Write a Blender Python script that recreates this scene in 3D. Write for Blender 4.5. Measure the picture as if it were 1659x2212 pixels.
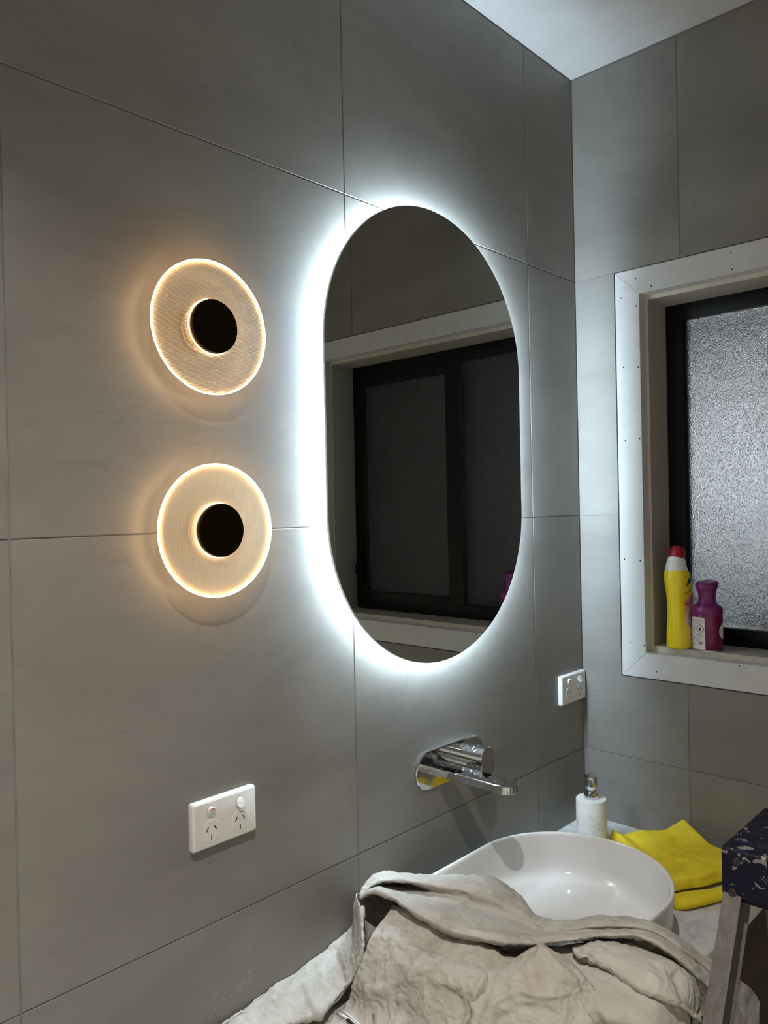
import bpy, bmesh, math, random
import numpy as np
from mathutils import Vector, Matrix, noise
random.seed(4)
for o in list(bpy.data.objects): bpy.data.objects.remove(o)
S = bpy.context.scene
ROOT = S.collection
ZB = 1.60                      # height of the middle horizontal tile joint above the floor
ZCEIL = ZB + 1.1227

# ------------------------------------------------------------------ camera
F_PX, W_PX, H_PX = 1687.78, 1659, 2212
CAM = Vector((-1.8174, -1.0220, ZB + 0.0305))
cd = bpy.data.cameras.new('camera'); cam = bpy.data.objects.new('camera', cd); ROOT.objects.link(cam)
cam.location = CAM
cam.rotation_euler = (1.5652, 0.0212, -0.8134)
cd.sensor_fit = 'VERTICAL'; cd.sensor_height = 36.0; cd.lens = 36.0*F_PX/H_PX
cd.clip_start = 0.02
S.camera = cam
RC = cam.rotation_euler.to_matrix()

# ------------------------------------------------------------------ world: night outside
w = bpy.data.worlds.new('night'); S.world = w; w.use_nodes = True
w.node_tree.nodes['Background'].inputs[0].default_value = (0.010, 0.012, 0.016, 1)
w.node_tree.nodes['Background'].inputs[1].default_value = 0.1
S.view_settings.view_transform = 'Standard'; S.view_settings.look = 'None'
S.view_settings.exposure = 1.25; S.view_settings.gamma = 1.0; S.view_settings.use_curve_mapping = False

LED_MIRROR = 98.0      # W/m2/sr of the strip behind the mirror
LED_SCONCE = 5.0
RIM_SCONCE = 12.0
YARD_LAMP = 230.0         # outdoor lamp behind the frosted window
DOWNLIGHT_W = 5.8
FILL_DOWNLIGHT_W = 8.5  # added fill lamp behind the camera
DOWN_POS = (-1.62, -0.82)

# ------------------------------------------------------------------ helpers
def px_ray(u, v):
    return RC @ Vector(((u-W_PX/2)/F_PX, -(v-H_PX/2)/F_PX, -1.0))
def px_plane(u, v, axis, val):
    d = px_ray(u, v); t = (val-CAM[axis])/d[axis]
    return CAM + d*t
ORG = {}
def setp(o, label=None, cat=None, group=None, kind=None):
    if label: o['label'] = label
    if cat: o['category'] = cat
    if group: o['group'] = group
    if kind: o['kind'] = kind
    return o
def thing(name, label, cat, loc, group=None):
    o = bpy.data.objects.new(name, None); ROOT.objects.link(o); o.location = loc
    o.empty_display_size = 0.02
    ORG[o] = Vector(loc)
    return setp(o, label, cat, group)
def link(name, me, mat, parent=None, smooth=False, org=None):
    """me holds world coordinates; they are made local to the parent (or to org)."""
    base = ORG[parent] if parent is not None else (Vector(org) if org is not None else Vector((0,0,0)))
    if base.length > 0: me.transform(Matrix.Translation(-base))
    o = bpy.data.objects.new(name, me); ROOT.objects.link(o)
    if mat: me.materials.append(mat)
    if smooth:
        me.polygons.foreach_set('use_smooth', [True]*len(me.polygons))
    if parent is not None: o.parent = parent; ORG[o] = base
    else: o.location = base; ORG[o] = base
    me.update()
    return o
def mesh(name, vs, fs):
    me = bpy.data.meshes.new(name); me.from_pydata([tuple(v) for v in vs], [], fs); me.update()
    return me
def fromfn(name, fn, mat, parent=None, smooth=False, org=None, bevel=0, bseg=2, autos=None):
    bm = bmesh.new(); fn(bm)
    if bevel:
        es = [e for e in bm.edges if len(e.link_faces)==2 and e.calc_face_angle(0) > 0.5]
        bmesh.ops.bevel(bm, geom=es, offset=bevel, segments=bseg, profile=0.5, affect='EDGES')
    bmesh.ops.recalc_face_normals(bm, faces=bm.faces)
    me = bpy.data.meshes.new(name); bm.to_mesh(me); bm.free()
    o = link(name, me, mat, parent, smooth, org)
    if autos: sharp(o, autos)
    return o
def sharp(o, deg=35):
    me = o.data
    bm = bmesh.new(); bm.from_mesh(me)
    for f in bm.faces: f.smooth = True
    for e in bm.edges:
        e.smooth = not (len(e.link_faces) != 2 or e.calc_face_angle(0) > math.radians(deg))
    bm.to_mesh(me); bm.free()
def bbox(bm, x0, x1, y0, y1, z0, z1):
    m = Matrix.Translation(((x0+x1)/2, (y0+y1)/2, (z0+z1)/2)) @ Matrix.Diagonal((abs(x1-x0), abs(y1-y0), abs(z1-z0), 1))
    bmesh.ops.create_cube(bm, size=1, matrix=m)
def box(name, b, mat, parent=None, bevel=0, org=None, bseg=2, smooth=False):
    o = fromfn(name, lambda bm: bbox(bm, *b), mat, parent, bevel=bevel, org=org, bseg=bseg)
    if bevel: sharp(o, 50)
    return o
def loft(bm, rings, cap0=True, cap1=True, closed=True):
    """rings: list of equal-length lists of points"""
    R = [[bm.verts.new(p) for p in r] for r in rings]
    n = len(R[0])
    for a, b in zip(R[:-1], R[1:]):
        for i in range(n if closed else n-1):
            j = (i+1) % n
            bm.faces.new((a[i], a[j], b[j], b[i]))
    if cap0: bm.faces.new(R[0][::-1])
    if cap1: bm.faces.new(R[-1])
    return R
def lathe_rings(prof, c, n=40, axis='z'):
    out = []
    for r, h in prof:
        ring = []
        for i in range(n):
            a = 2*math.pi*i/n
            if axis == 'z': ring.append((c[0]+r*math.cos(a), c[1]+r*math.sin(a), c[2]+h))
            else: ring.append((c[0]+r*math.cos(a), c[1]-h, c[2]+r*math.sin(a)))     # axis -y
        out.append(ring)
    return out
def lathe(name, prof, c, mat, parent=None, n=40, axis='z', cap0=True, cap1=True, deg=40, org=None):
    o = fromfn(name, lambda bm: loft(bm, lathe_rings(prof, c, n, axis), cap0, cap1), mat, parent, org=org)
    sharp(o, deg); return o
def stadium(xc, zc, wdt, hgt, inset=0, n=24, vertical=True):
    """2d outline"""
    wdt -= 2*inset; hgt -= 2*inset
    r = min(wdt, hgt)/2; k = abs(hgt-wdt)/2
    pts = []
    for i in range(2*n):
        a = math.pi*(i+0.5)/n
        x, z = r*math.cos(a), r*math.sin(a)
        if hgt >= wdt: z += k if a < math.pi else -k
        else: x += k if math.cos(a) > 0 else -k
        pts.append((xc+x, zc+z))
    return pts
def tube(bm, pts, r, n=8, closed_caps=True):
    pts = [Vector(p) for p in pts]
    rings = []
    up = Vector((0,0,1))
    for i, p in enumerate(pts):
        t = (pts[min(i+1, len(pts)-1)] - pts[max(i-1, 0)]).normalized()
        s = t.cross(up)
        if s.length < 1e-4: s = t.cross(Vector((1,0,0)))
        s.normalize(); q = s.cross(t)
        rr = r[i] if isinstance(r, (list, tuple)) else r
        rings.append([p + s*rr*math.cos(2*math.pi*k/n) + q*rr*math.sin(2*math.pi*k/n) for k in range(n)])
    loft(bm, rings)

# ------------------------------------------------------------------ materials
def M(name, color=(0.5,0.5,0.5), rough=0.5, metal=0.0, spec=0.5, emit=None, es=0.0):
    m = bpy.data.materials.new(name); m.use_nodes = True
    b = m.node_tree.nodes['Principled BSDF']
    b.inputs['Base Color'].default_value = (*color, 1); b.inputs['Roughness'].default_value = rough
    b.inputs['Metallic'].default_value = metal; b.inputs['Specular IOR Level'].default_value = spec
    if emit: b.inputs['Emission Color'].default_value = (*emit, 1); b.inputs['Emission Strength'].default_value = es
    return m
class NT:
    def __init__(s, m): s.t = m.node_tree; s.b = s.t.nodes['Principled BSDF']
    def n(s, typ, **kw):
        x = s.t.nodes.new(typ)
        for k, v in kw.items():
            if isinstance(k, str) and hasattr(x, k): setattr(x, k, v)
        return x
    def l(s, a, b): s.t.links.new(a, b)
    def coord(s, kind='Object', rnd=False, scale=None):
        tc = s.n('ShaderNodeTexCoord'); out = tc.outputs[kind]
        if rnd:
            oi = s.n('ShaderNodeObjectInfo'); ml = s.n('ShaderNodeMath', operation='MULTIPLY'); ml.inputs[1].default_value = 37.0
            s.l(oi.outputs['Random'], ml.inputs[0])
            ad = s.n('ShaderNodeVectorMath', operation='ADD'); s.l(out, ad.inputs[0]); s.l(ml.outputs[0], ad.inputs[1]); out = ad.outputs[0]
        if scale:
            mp = s.n('ShaderNodeMapping'); mp.inputs['Scale'].default_value = scale; s.l(out, mp.inputs[0]); out = mp.outputs[0]
        return out
    def noise(s, co, scale, detail=4, rough=0.55, dist=0.0):
        x = s.n('ShaderNodeTexNoise'); x.inputs['Scale'].default_value = scale; x.inputs['Detail'].default_value = detail
        x.inputs['Roughness'].default_value = rough; x.inputs['Distortion'].default_value = dist
        s.l(co, x.inputs['Vector']); return x.outputs['Fac']
    def ramp(s, fac, stops, interp='LINEAR'):
        x = s.n('ShaderNodeValToRGB'); x.color_ramp.interpolation = interp
        e = x.color_ramp.elements
        while len(e) < len(stops): e.new(0.5)
        for k, (p, c) in enumerate(stops): e[k].position = p; e[k].color = (*c, 1) if len(c) == 3 else c
        s.l(fac, x.inputs[0]); return x.outputs[0]
    def mix(s, fac, a, b, typ='MIX'):
        x = s.n('ShaderNodeMix'); x.data_type = 'RGBA'; x.blend_type = typ
        if isinstance(fac, float): x.inputs[0].default_value = fac
        else: s.l(fac, x.inputs[0])
        for k, v in ((6, a), (7, b)):
            if isinstance(v, tuple): x.inputs[k].default_value = (*v, 1)
            else: s.l(v, x.inputs[k])
        return x.outputs[2]
    def bump(s, h, strength=0.3, dist=0.002, normal=None):
        x = s.n('ShaderNodeBump'); x.inputs['Strength'].default_value = strength; x.inputs['Distance'].default_value = dist
        s.l(h, x.inputs['Height'])
        if normal: s.l(normal, x.inputs['Normal'])
        return x.outputs[0]

def tile_mat(name='porcelain_tile'):
    m = M(name, rough=0.42, spec=0.4); t = NT(m)
    co = t.coord('Object', rnd=True)
    base = t.noise(co, 2.2, 6, 0.6, 0.6)
    col = t.ramp(base, [(0.30, (0.160,0.151,0.134)), (0.52, (0.190,0.180,0.161)), (0.75, (0.222,0.212,0.191))])
    st = t.coord('Object', rnd=True, scale=(1.0, 1.0, 0.35))
    mp = t.n('ShaderNodeMapping'); mp.inputs['Rotation'].default_value = (0.6, 0.7, 0.5); mp.inputs['Scale'].default_value = (1.6, 1.6, 4.0); t.l(co, mp.inputs[0])
    cl = t.noise(mp.outputs[0], 1.0, 7, 0.62, 1.2)
    veil = t.ramp(cl, [(0.33, (0.84,0.84,0.84)), (0.52, (1,1,1)), (0.72, (1.10,1.10,1.10))])
    col = t.mix(1.0, col, veil, 'MULTIPLY')
    # sparse hairline scratches in the print
    wv = t.noise(mp.outputs[0], 0.9, 3, 0.5, 2.0)
    line = t.ramp(wv, [(0.494, (1,1,1)), (0.500, (0.80,0.79,0.77)), (0.506, (1,1,1))])
    col = t.mix(0.5, col, t.mix(1.0, col, line, 'MULTIPLY'))
    sp = t.noise(co, 900.0, 2, 0.5)
    col = t.mix(0.10, col, t.ramp(sp, [(0.3, (0.22,0.21,0.2)), (0.7, (0.5,0.49,0.47))]))
    t.l(col, t.b.inputs['Base Color'])
    t.l(t.bump(sp, 0.10, 0.0006), t.b.inputs['Normal'])
    return m
MT = {}
MT['tile'] = tile_mat()
MT['grout'] = M('grout', (0.22,0.213,0.20), 0.9, spec=0.2)
MT['gap'] = M('dark_gap', (0.02,0.02,0.02), 0.95, spec=0.1)

m = M('painted_ceiling', (0.5,0.5,0.5), 0.75, spec=0.25); t = NT(m); co = t.coord('Object')
t.l(t.ramp(t.noise(co, 1.3, 6, 0.6, 0.8), [(0.35,(0.47,0.47,0.47)),(0.6,(0.60,0.60,0.595))]), t.b.inputs['Base Color'])
t.l(t.bump(t.noise(co, 300, 3), 0.06, 0.001), t.b.inputs['Normal']); MT['ceiling'] = m
MT['floor'] = M('pale_floor_tile', (0.60,0.58,0.54), 0.5); MT['plaster'] = M('white_plaster', (0.74,0.73,0.70), 0.8)
m = M('white_trim_paint', (0.54,0.54,0.54), 0.5, spec=0.4); t = NT(m); co = t.coord('Object')
t.l(t.ramp(t.noise(co, 14, 5, 0.7, 0.5), [(0.25,(0.45,0.45,0.44)),(0.45,(0.53,0.53,0.525)),(0.8,(0.55,0.55,0.545))]), t.b.inputs['Base Color']); MT['trim'] = m
m = M('raw_timber_edge', (0.62,0.55,0.42), 0.7); t = NT(m); co = t.coord('Object', scale=(1,6,6))
t.l(t.ramp(t.noise(co, 20, 5), [(0.3,(0.50,0.46,0.39)),(0.7,(0.58,0.54,0.47))]), t.b.inputs['Base Color']); MT['timber'] = m
MT['reveal'] = M('reveal_paint', (0.36,0.34,0.30), 0.5)
MT['blackframe'] = M('black_aluminium', (0.006,0.006,0.007), 0.45, spec=0.2)
MT['hole'] = M('pin_hole', (0.01,0.01,0.01), 0.9, spec=0.1)
MT['mirror'] = M('silvered_glass', (0.62,0.64,0.60), 0.012, metal=1.0)
MT['mirroredge'] = M('ground_glass_edge', (0.35,0.38,0.37), 0.3, metal=0.6)
MT['whiteplastic'] = M('white_plastic', (0.64,0.63,0.61), 0.30, spec=0.5)
MT['slot'] = M('slot_dark', (0.02,0.018,0.015), 0.7)
MT['redmark'] = M('red_indicator', (0.75,0.10,0.08), 0.5)
MT['ledcool'] = M('led_cool', (0,0,0), 0.5, emit=(0.66,0.85,1.0), es=LED_MIRROR)
MT['ledwarm'] = M('led_warm', (0,0,0), 0.5, emit=(1.0,0.53,0.17), es=LED_SCONCE)
MT['rimglow'] = M('lit_acrylic_rim', (0.8,0.75,0.6), 0.3, emit=(1.0,0.60,0.27), es=RIM_SCONCE)
MT['chrome'] = M('chrome', (0.62,0.63,0.64), 0.06, metal=1.0)
m = M('chrome_spotted', (0.62,0.63,0.64), 0.07, metal=1.0); t = NT(m); co = t.coord('Object')
sp = t.noise(co, 130, 4, 0.6, 0.5)
t.l(t.ramp(sp, [(0.60,(0.05,0.05,0.05)),(0.70,(0.5,0.5,0.5))]), t.b.inputs['Roughness'])
t.l(t.mix(t.ramp(sp, [(0.63,(0,0,0)),(0.74,(1,1,1))]), (0.62,0.63,0.64), (0.78,0.78,0.76)), t.b.inputs['Base Color']); MT['chromespot'] = m
m = M('dark_bronze_cap', (0.030,0.022,0.008), 0.33, metal=1.0); t = NT(m)
t.b.inputs['Anisotropic'].default_value = 0.7; MT['bronze'] = m
MT['ceramic'] = M('white_ceramic', (0.76,0.76,0.755), 0.08, spec=0.55)
m = M('marble_bench', (0.6,0.6,0.6), 0.22, spec=0.5); t = NT(m); co = t.coord('Object')
v1 = t.noise(co, 9, 8, 0.65, 1.6); v2 = t.noise(co, 42, 6, 0.7, 1.0)
c = t.ramp(v1, [(0.36,(0.42,0.43,0.43)),(0.5,(0.58,0.59,0.59)),(0.68,(0.66,0.67,0.67))])
c = t.mix(t.ramp(v2, [(0.60,(0,0,0)),(0.70,(0.55,0.55,0.55))]), c, (0.26,0.27,0.28)); t.l(c, t.b.inputs['Base Color']); MT['marble'] = m
m = M('white_marble_pot', (0.7,0.7,0.66), 0.35); t = NT(m); co = t.coord('Object')
c = t.ramp(t.noise(co, 22, 6, 0.65, 1.4), [(0.28,(0.46,0.48,0.45)),(0.46,(0.70,0.69,0.64)),(0.7,(0.74,0.73,0.68))]); t.l(c, t.b.inputs['Base Color']); MT['pot'] = m
m = M('dark_timber', (0.045,0.025,0.012), 0.45); t = NT(m); co = t.coord('Object', scale=(3,3,30))
t.l(t.ramp(t.noise(co, 2, 6, 0.6, 0.5), [(0.3,(0.030,0.017,0.008)),(0.7,(0.060,0.034,0.016))]), t.b.inputs['Base Color']); MT['cabinet'] = m
def fabric(name, c0, c1, c2, rough=0.9, sc=7, weave=900, wb=0.25):
    m = M(name, c1, rough, spec=0.15); t = NT(m); co = t.coord('Object')
    c = t.ramp(t.noise(co, sc, 6, 0.65, 0.7), [(0.28, c0), (0.5, c1), (0.72, c2)])
    t.l(c, t.b.inputs['Base Color'])
    f = t.noise(co, weave, 3, 0.6); g = t.noise(co, weave/8, 5, 0.65, 0.6)
    t.l(t.bump(g, 0.45, 0.003, t.bump(f, wb, 0.0008)), t.b.inputs['Normal']); return m
MT['sheet'] = fabric('canvas_drop_sheet', (0.35,0.32,0.27), (0.455,0.435,0.395), (0.53,0.515,0.48), sc=8)
MT['yellow'] = fabric('yellow_microfibre', (0.62,0.47,0.02), (0.78,0.62,0.03), (0.82,0.68,0.06), sc=16, weave=700, wb=0.5)
def chipped():
    m = M('chipped_navy_paint', (0.004,0.006,0.045), 0.5, spec=0.25); t = NT(m); co = t.coord('Object')
    n1 = t.noise(co, 60, 5, 0.6, 0.6); n2 = t.noise(co, 14, 3, 0.5)
    ad = t.n('ShaderNodeMath', operation='ADD'); t.l(n1, ad.inputs[0])
    mu = t.n('ShaderNodeMath', operation='MULTIPLY'); mu.inputs[1].default_value = 0.35; t.l(n2, mu.inputs[0]); t.l(mu.outputs[0], ad.inputs[1])
    mask = t.ramp(ad.outputs[0], [(0.795,(0,0,0)),(0.81,(1,1,1))])
    t.l(t.mix(mask, (0.0010,0.0018,0.0150), (0.26,0.25,0.24)), t.b.inputs['Base Color'])
    r = t.n('ShaderNodeSeparateColor'); t.l(mask, r.inputs[0])
    mm = t.n('ShaderNodeMath', operation='MULTIPLY'); mm.inputs[1].default_value = 0.6; t.l(r.outputs[0], mm.inputs[0]); t.l(mm.outputs[0], t.b.inputs['Metallic'])
    return m
MT['navy'] = chipped()
m = M('weathered_aluminium', (0.36,0.34,0.32), 0.5, metal=0.55); t = NT(m); co = t.coord('Object', scale=(8,8,1))
t.l(t.ramp(t.noise(co, 12, 6, 0.7), [(0.3,(0.15,0.135,0.12)),(0.7,(0.25,0.235,0.22))]), t.b.inputs['Base Color']); MT['alu'] = m
MT['blackrivet'] = M('black_rivet', (0.015,0.015,0.015), 0.45)
MT['byellow'] = M('yellow_plastic', (0.80,0.62,0.005), 0.28, spec=0.5)
MT['bwhite'] = M('white_shoulder_plastic', (0.72,0.72,0.70), 0.35)
MT['bred'] = M('red_cap_plastic', (0.30,0.004,0.006), 0.35)
MT['pinkpanel'] = M('pink_label_panel', (0.80,0.50,0.42), 0.35)
MT['redink'] = M('red_ink', (0.60,0.01,0.03), 0.4)
MT['navyink'] = M('navy_ink', (0.02,0.02,0.10), 0.4)
MT['paleink'] = M('pale_ink', (0.75,0.70,0.62), 0.4)
MT['swirl'] = M('pale_yellow_print', (0.85,0.60,0.14), 0.35)
MT['purple'] = M('plum_plastic', (0.17,0.012,0.13), 0.35, spec=0.5)
MT['plumcan'] = M('plum_can', (0.16,0.004,0.06), 0.3, spec=0.5)
MT['tin'] = M('tin', (0.6,0.6,0.58), 0.3, metal=1.0)
MT['paper'] = M('white_label', (0.72,0.69,0.68), 0.45)
MT['greyink'] = M('grey_ink', (0.42,0.36,0.38), 0.5)
MT['blackink'] = M('black_ink', (0.02,0.02,0.02), 0.5)
MT['whitecable'] = M('white_cable', (0.85,0.85,0.82), 0.35)
MT['copper'] = M('tinned_wire', (0.55,0.50,0.45), 0.3, metal=1.0)
MT['dust'] = M('plaster_dust', (0.80,0.78,0.72), 0.95, spec=0.1)

# pebbled obscure glass
m = bpy.data.materials.new('pebbled_glass'); m.use_nodes = True; nt = m.node_tree
b = nt.nodes['Principled BSDF']; t = NT(m)
co = t.coord('Object')
b.inputs['Base Color'].default_value = (0.86,0.92,0.96,1); b.inputs['Roughness'].default_value = 0.05
b.inputs['IOR'].default_value = 1.50; b.inputs['Transmission Weight'].default_value = 1.0; b.inputs['Specular IOR Level'].default_value = 0.6
vo = t.n('ShaderNodeTexVoronoi'); vo.feature = 'SMOOTH_F1'; vo.inputs['Scale'].default_value = 540.0; t.l(co, vo.inputs['Vector'])
vo.inputs['Smoothness'].default_value = 0.6
nz = t.noise(co, 380, 3, 0.6)
bp = t.bump(nz, 0.6, 0.0009, t.bump(vo.outputs['Distance'], 1.0, 0.0013))
t.l(bp, b.inputs['Normal']); MT['glass'] = m

# clear acrylic for the sconce discs
def acrylic(name, haze, tint, glow):
    m = bpy.data.materials.new(name); m.use_nodes = True; nt = m.node_tree; nt.nodes.clear()
    out = nt.nodes.new('ShaderNodeOutputMaterial')
    tr = nt.nodes.new('ShaderNodeBsdfTransparent'); tr.inputs[0].default_value = (0.96,0.95,0.93,1)
    tl = nt.nodes.new('ShaderNodeBsdfTranslucent'); tl.inputs[0].default_value = (*tint,1)
    df = nt.nodes.new('ShaderNodeBsdfDiffuse'); df.inputs[0].default_value = (*tint,1)
    gl = nt.nodes.new('ShaderNodeBsdfGlossy'); gl.inputs['Roughness'].default_value = 0.12
    em = nt.nodes.new('ShaderNodeEmission'); em.inputs[0].default_value = (1.0,0.80,0.52,1); em.inputs[1].default_value = glow
    m1 = nt.nodes.new('ShaderNodeMixShader'); m1.inputs[0].default_value = 0.35
    nt.links.new(tl.outputs[0], m1.inputs[1]); nt.links.new(df.outputs[0], m1.inputs[2])
    m2 = nt.nodes.new('ShaderNodeMixShader'); m2.inputs[0].default_value = haze
    nt.links.new(tr.outputs[0], m2.inputs[1]); nt.links.new(m1.outputs[0], m2.inputs[2])
    m3 = nt.nodes.new('ShaderNodeMixShader'); m3.inputs[0].default_value = 0.05
    nt.links.new(m2.outputs[0], m3.inputs[1]); nt.links.new(gl.outputs[0], m3.inputs[2])
    ad = nt.nodes.new('ShaderNodeAddShader')
    nt.links.new(m3.outputs[0], ad.inputs[0]); nt.links.new(em.outputs[0], ad.inputs[1])
    nt.links.new(ad.outputs[0], out.inputs[0])
    return m
MT['acrylic'] = acrylic('clear_acrylic', 0.0, (0.9,0.86,0.78), 0.0)
MT['rib'] = acrylic('acrylic_rib', 0.34, (0.95,0.88,0.76), 0.02)
MT['stem'] = M('brushed_stem', (0.30,0.25,0.17), 0.35, metal=0.8)

# ------------------------------------------------------------------ room shell
XL, YF = -2.90, -2.30
T = 0.602; A1 = 0.2217; B1 = 0.2745
GR = 0.0018                    # joints are recessed this deep
def struct(o): o['kind'] = 'structure'; return o
wb = struct(box('wall_back', (XL-0.1, 0.12, GR, 0.12, -0.05, ZCEIL+0.05), MT['grout'], org=(0,0,0)))
box_l = struct(box('wall_left', (XL-0.1, XL, YF-0.1, GR, -0.05, ZCEIL+0.05), MT['plaster']))
box_f = struct(box('wall_front', (XL, 0.12, YF-0.1, YF, -0.05, ZCEIL+0.05), MT['plaster']))
struct(box('floor', (XL, 0.0, YF, 0.0, -0.05, 0.0), MT['floor']))
struct(box('ceiling', (XL, 0.0, YF, 0.0, ZCEIL, ZCEIL+0.05), MT['ceiling']))
# window opening in the right wall (trim outer size)
WY0, WY1 = -1.084, -0.111      # outer trim
WZ0, WZ1 = ZB-0.3985, ZB+0.5995
def wall_hole(bm):
    x0, x1 = GR, 0.12
    g = 0.003
    bbox(bm, x0, x1, YF-0.1, WY0-g, -0.05, ZCEIL+0.05); bbox(bm, x0, x1, WY1+g, GR, -0.05, ZCEIL+0.05)
    bbox(bm, x0, x1, WY0-g, WY1+g, -0.05, WZ0-g); bbox(bm, x0, x1, WY0-g, WY1+g, WZ1+g, ZCEIL+0.05)
wr = struct(fromfn('wall_right', wall_hole, MT['grout']))

# tiles: every one a piece of its own, alike ones share a mesh
tile_cache = {}
JW = 0.0009
def tile_mesh(wd, ht, side):
    key = (round(wd,4), round(ht,4), side)
    if key in tile_cache: return tile_cache[key]
    bm = bmesh.new()
    if side == 'back': bbox(bm, -wd/2, wd/2, 0.0, GR, -ht/2, ht/2)
    else: bbox(bm, 0.0, GR, -wd/2, wd/2, -ht/2, ht/2)
    fe = [e for e in bm.edges if all((v.co.y if side == 'back' else v.co.x) < 1e-6 for v in e.verts)]
    bmesh.ops.bevel(bm, geom=fe, offset=0.0008, segments=1, affect='EDGES')
    me = bpy.data.meshes.new('tile'); bm.to_mesh(me); bm.free(); me.materials.append(MT['tile'])
    tile_cache[key] = me; return me
def put_tile(side, a0, a1, z0, z1):
    wd, ht = a1-a0-2*JW, z1-z0-2*JW
    if wd < 0.004 or ht < 0.004: return
    o = bpy.data.objects.new('tile', tile_mesh(wd, ht, side)); ROOT.objects.link(o)
    if side == 'back': o.location = ((a0+a1)/2, 0, (z0+z1)/2); o.parent = wb
    else: o.location = (0, (a0+a1)/2, (z0+z1)/2); o.parent = wr
zs = [0.003] + [ZB+k*T for k in (-2,-1,0,1)] + [ZCEIL-0.0025]
xs = [-0.001, -A1, -A1-T, -A1-2*T, -A1-3*T, -A1-4*T, XL]
for i in range(len(xs)-1):
    for k in range(len(zs)-1): put_tile('back', xs[i+1], xs[i], zs[k], zs[k+1])
ys = [-0.001, -B1, -B1-T, -B1-2*T, -B1-3*T, YF]
g = 0.0035
for i in range(len(ys)-1):
    y1, y0 = ys[i], ys[i+1]
    for k in range(len(zs)-1):
        z0, z1 = zs[k], zs[k+1]
        # keep clear of the window: cut the tile to the rectangles left beside / above / below it
        if y0 >= WY1+g-1e-6 or y1 <= WY0-g or z0 >= WZ1-0.01 or z1 <= WZ0-g: put_tile('right', y0, y1, z0, z1); continue
        a, bb = max(y0, WY0-g), min(y1, WY1+g)
        lo_z, hi_z = max(z0+JW, WZ0-g), min(z1-JW, WZ1+g)
        rs = []
        Y0, Y1, Z0, Z1 = y0+JW, y1-JW, z0+JW, z1-JW
        if Y1 > WY1+g: rs.append((WY1+g, Y1, Z0, Z1))
        if Y0 < WY0-g: rs.append((Y0, WY0-g, Z0, Z1))
        ya, yb_ = max(Y0, WY0-g), min(Y1, WY1+g)
        if Z0 < WZ0-g: rs.append((ya, yb_, Z0, WZ0-g))
        if Z1 > WZ1+g: rs.append((ya, yb_, WZ1+g, Z1))
        rs = [r for r in rs if r[1]-r[0] > 0.004 and r[3]-r[2] > 0.004]
        if rs:
            def fn(bm, rs=rs):
                for r in rs: bbox(bm, 0.0, GR, *r)
            me_c = ((y0+y1)/2, (z0+z1)/2)
            o = fromfn('tile', fn, MT['tile'], wr)
            o.data.transform(Matrix.Translation((0, -me_c[0], -me_c[1]))); o.location = (0, me_c[0], me_c[1])

# ------------------------------------------------------------------ window
win = thing('window_1', 'white-cased window with black sliding frame and pebbled glass', 'window', (0, -0.588, ZB-0.3985))
del win['category']; win['kind'] = 'structure'
CW = 0.0615                    # casing width
CD = 0.034                     # casing depth into the wall
iy0, iy1, iz0, iz1 = WY0+CW, WY1-CW, WZ0+CW, WZ1-CW
def mitre(pts4, x0, x1):
    def fn(bm): loft(bm, [[(x0, y, z) for y, z in pts4], [(x1, y, z) for y, z in pts4]])
    return fn
e = 0.0004
casings = [('left', [(WY1, WZ0+e), (WY1, WZ1-e), (iy1, iz1-e), (iy1, iz0+e)]), ('right', [(WY0, WZ0+e), (WY0, WZ1-e), (iy0, iz1-e), (iy0, iz0+e)]),
           ('top', [(WY0+e, WZ1), (WY1-e, WZ1), (iy1-e, iz1), (iy0+e, iz1)]), ('bottom', [(WY0+e, WZ0), (WY1-e, WZ0), (iy1-e, iz0), (iy0+e, iz0)])]
cas = {}
for nm, p in casings:
    cas[nm] = fromfn('casing_board', mitre(p, -0.0008, CD), MT['trim'], win, bevel=0.0006, bseg=1)
holes = {'left': [(1342,644),(1374,661),(1347,794),(1379,793),(1351,952),(1382,947),(1349,1208),(1383,1211),(1361,1388),(1392,1394)],
         'top': [(1373,601),(1407,618),(1579,546),(1581,582)], 'bottom': [(1434,1421),(1418,1451),(1597,1438)]}
for nm, hs in holes.items():
    for (u, v) in hs:
        p = px_plane(u, v, 0, -0.0008)
        def fn(bm, p=p): loft(bm, [[(x, p.y+0.0017*math.cos(a*math.pi/5), p.z+0.0021*math.sin(a*math.pi/5)) for a in range(10)] for x in (-0.0010, 0.004)])
        fromfn('pin_hole', fn, MT['hole'], cas[nm])
# reveal boards with raw front edges
RV = 0.0060
ry0, ry1, rz0, rz1 = iy0+RV, iy1-RV, iz0+0.0135, iz1-0.0105
RX = 0.135
for (yy0, yy1, zz0, zz1) in ((ry1, iy1+0.005, iz0-0.005, iz1+0.005), (iy0-0.005, ry0, iz0-0.005, iz1+0.005), (ry0, ry1, rz1, iz1+0.005), (ry0, ry1, iz0-0.005, rz0)):
    rb = box('reveal_board', (CD+0.0002, RX+0.04, yy0, yy1, zz0, zz1), MT['reveal'], win)
    box('raw_edge', (CD-0.0003, CD+0.0002, yy0, yy1, zz0, zz1), MT['timber'], rb)
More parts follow.
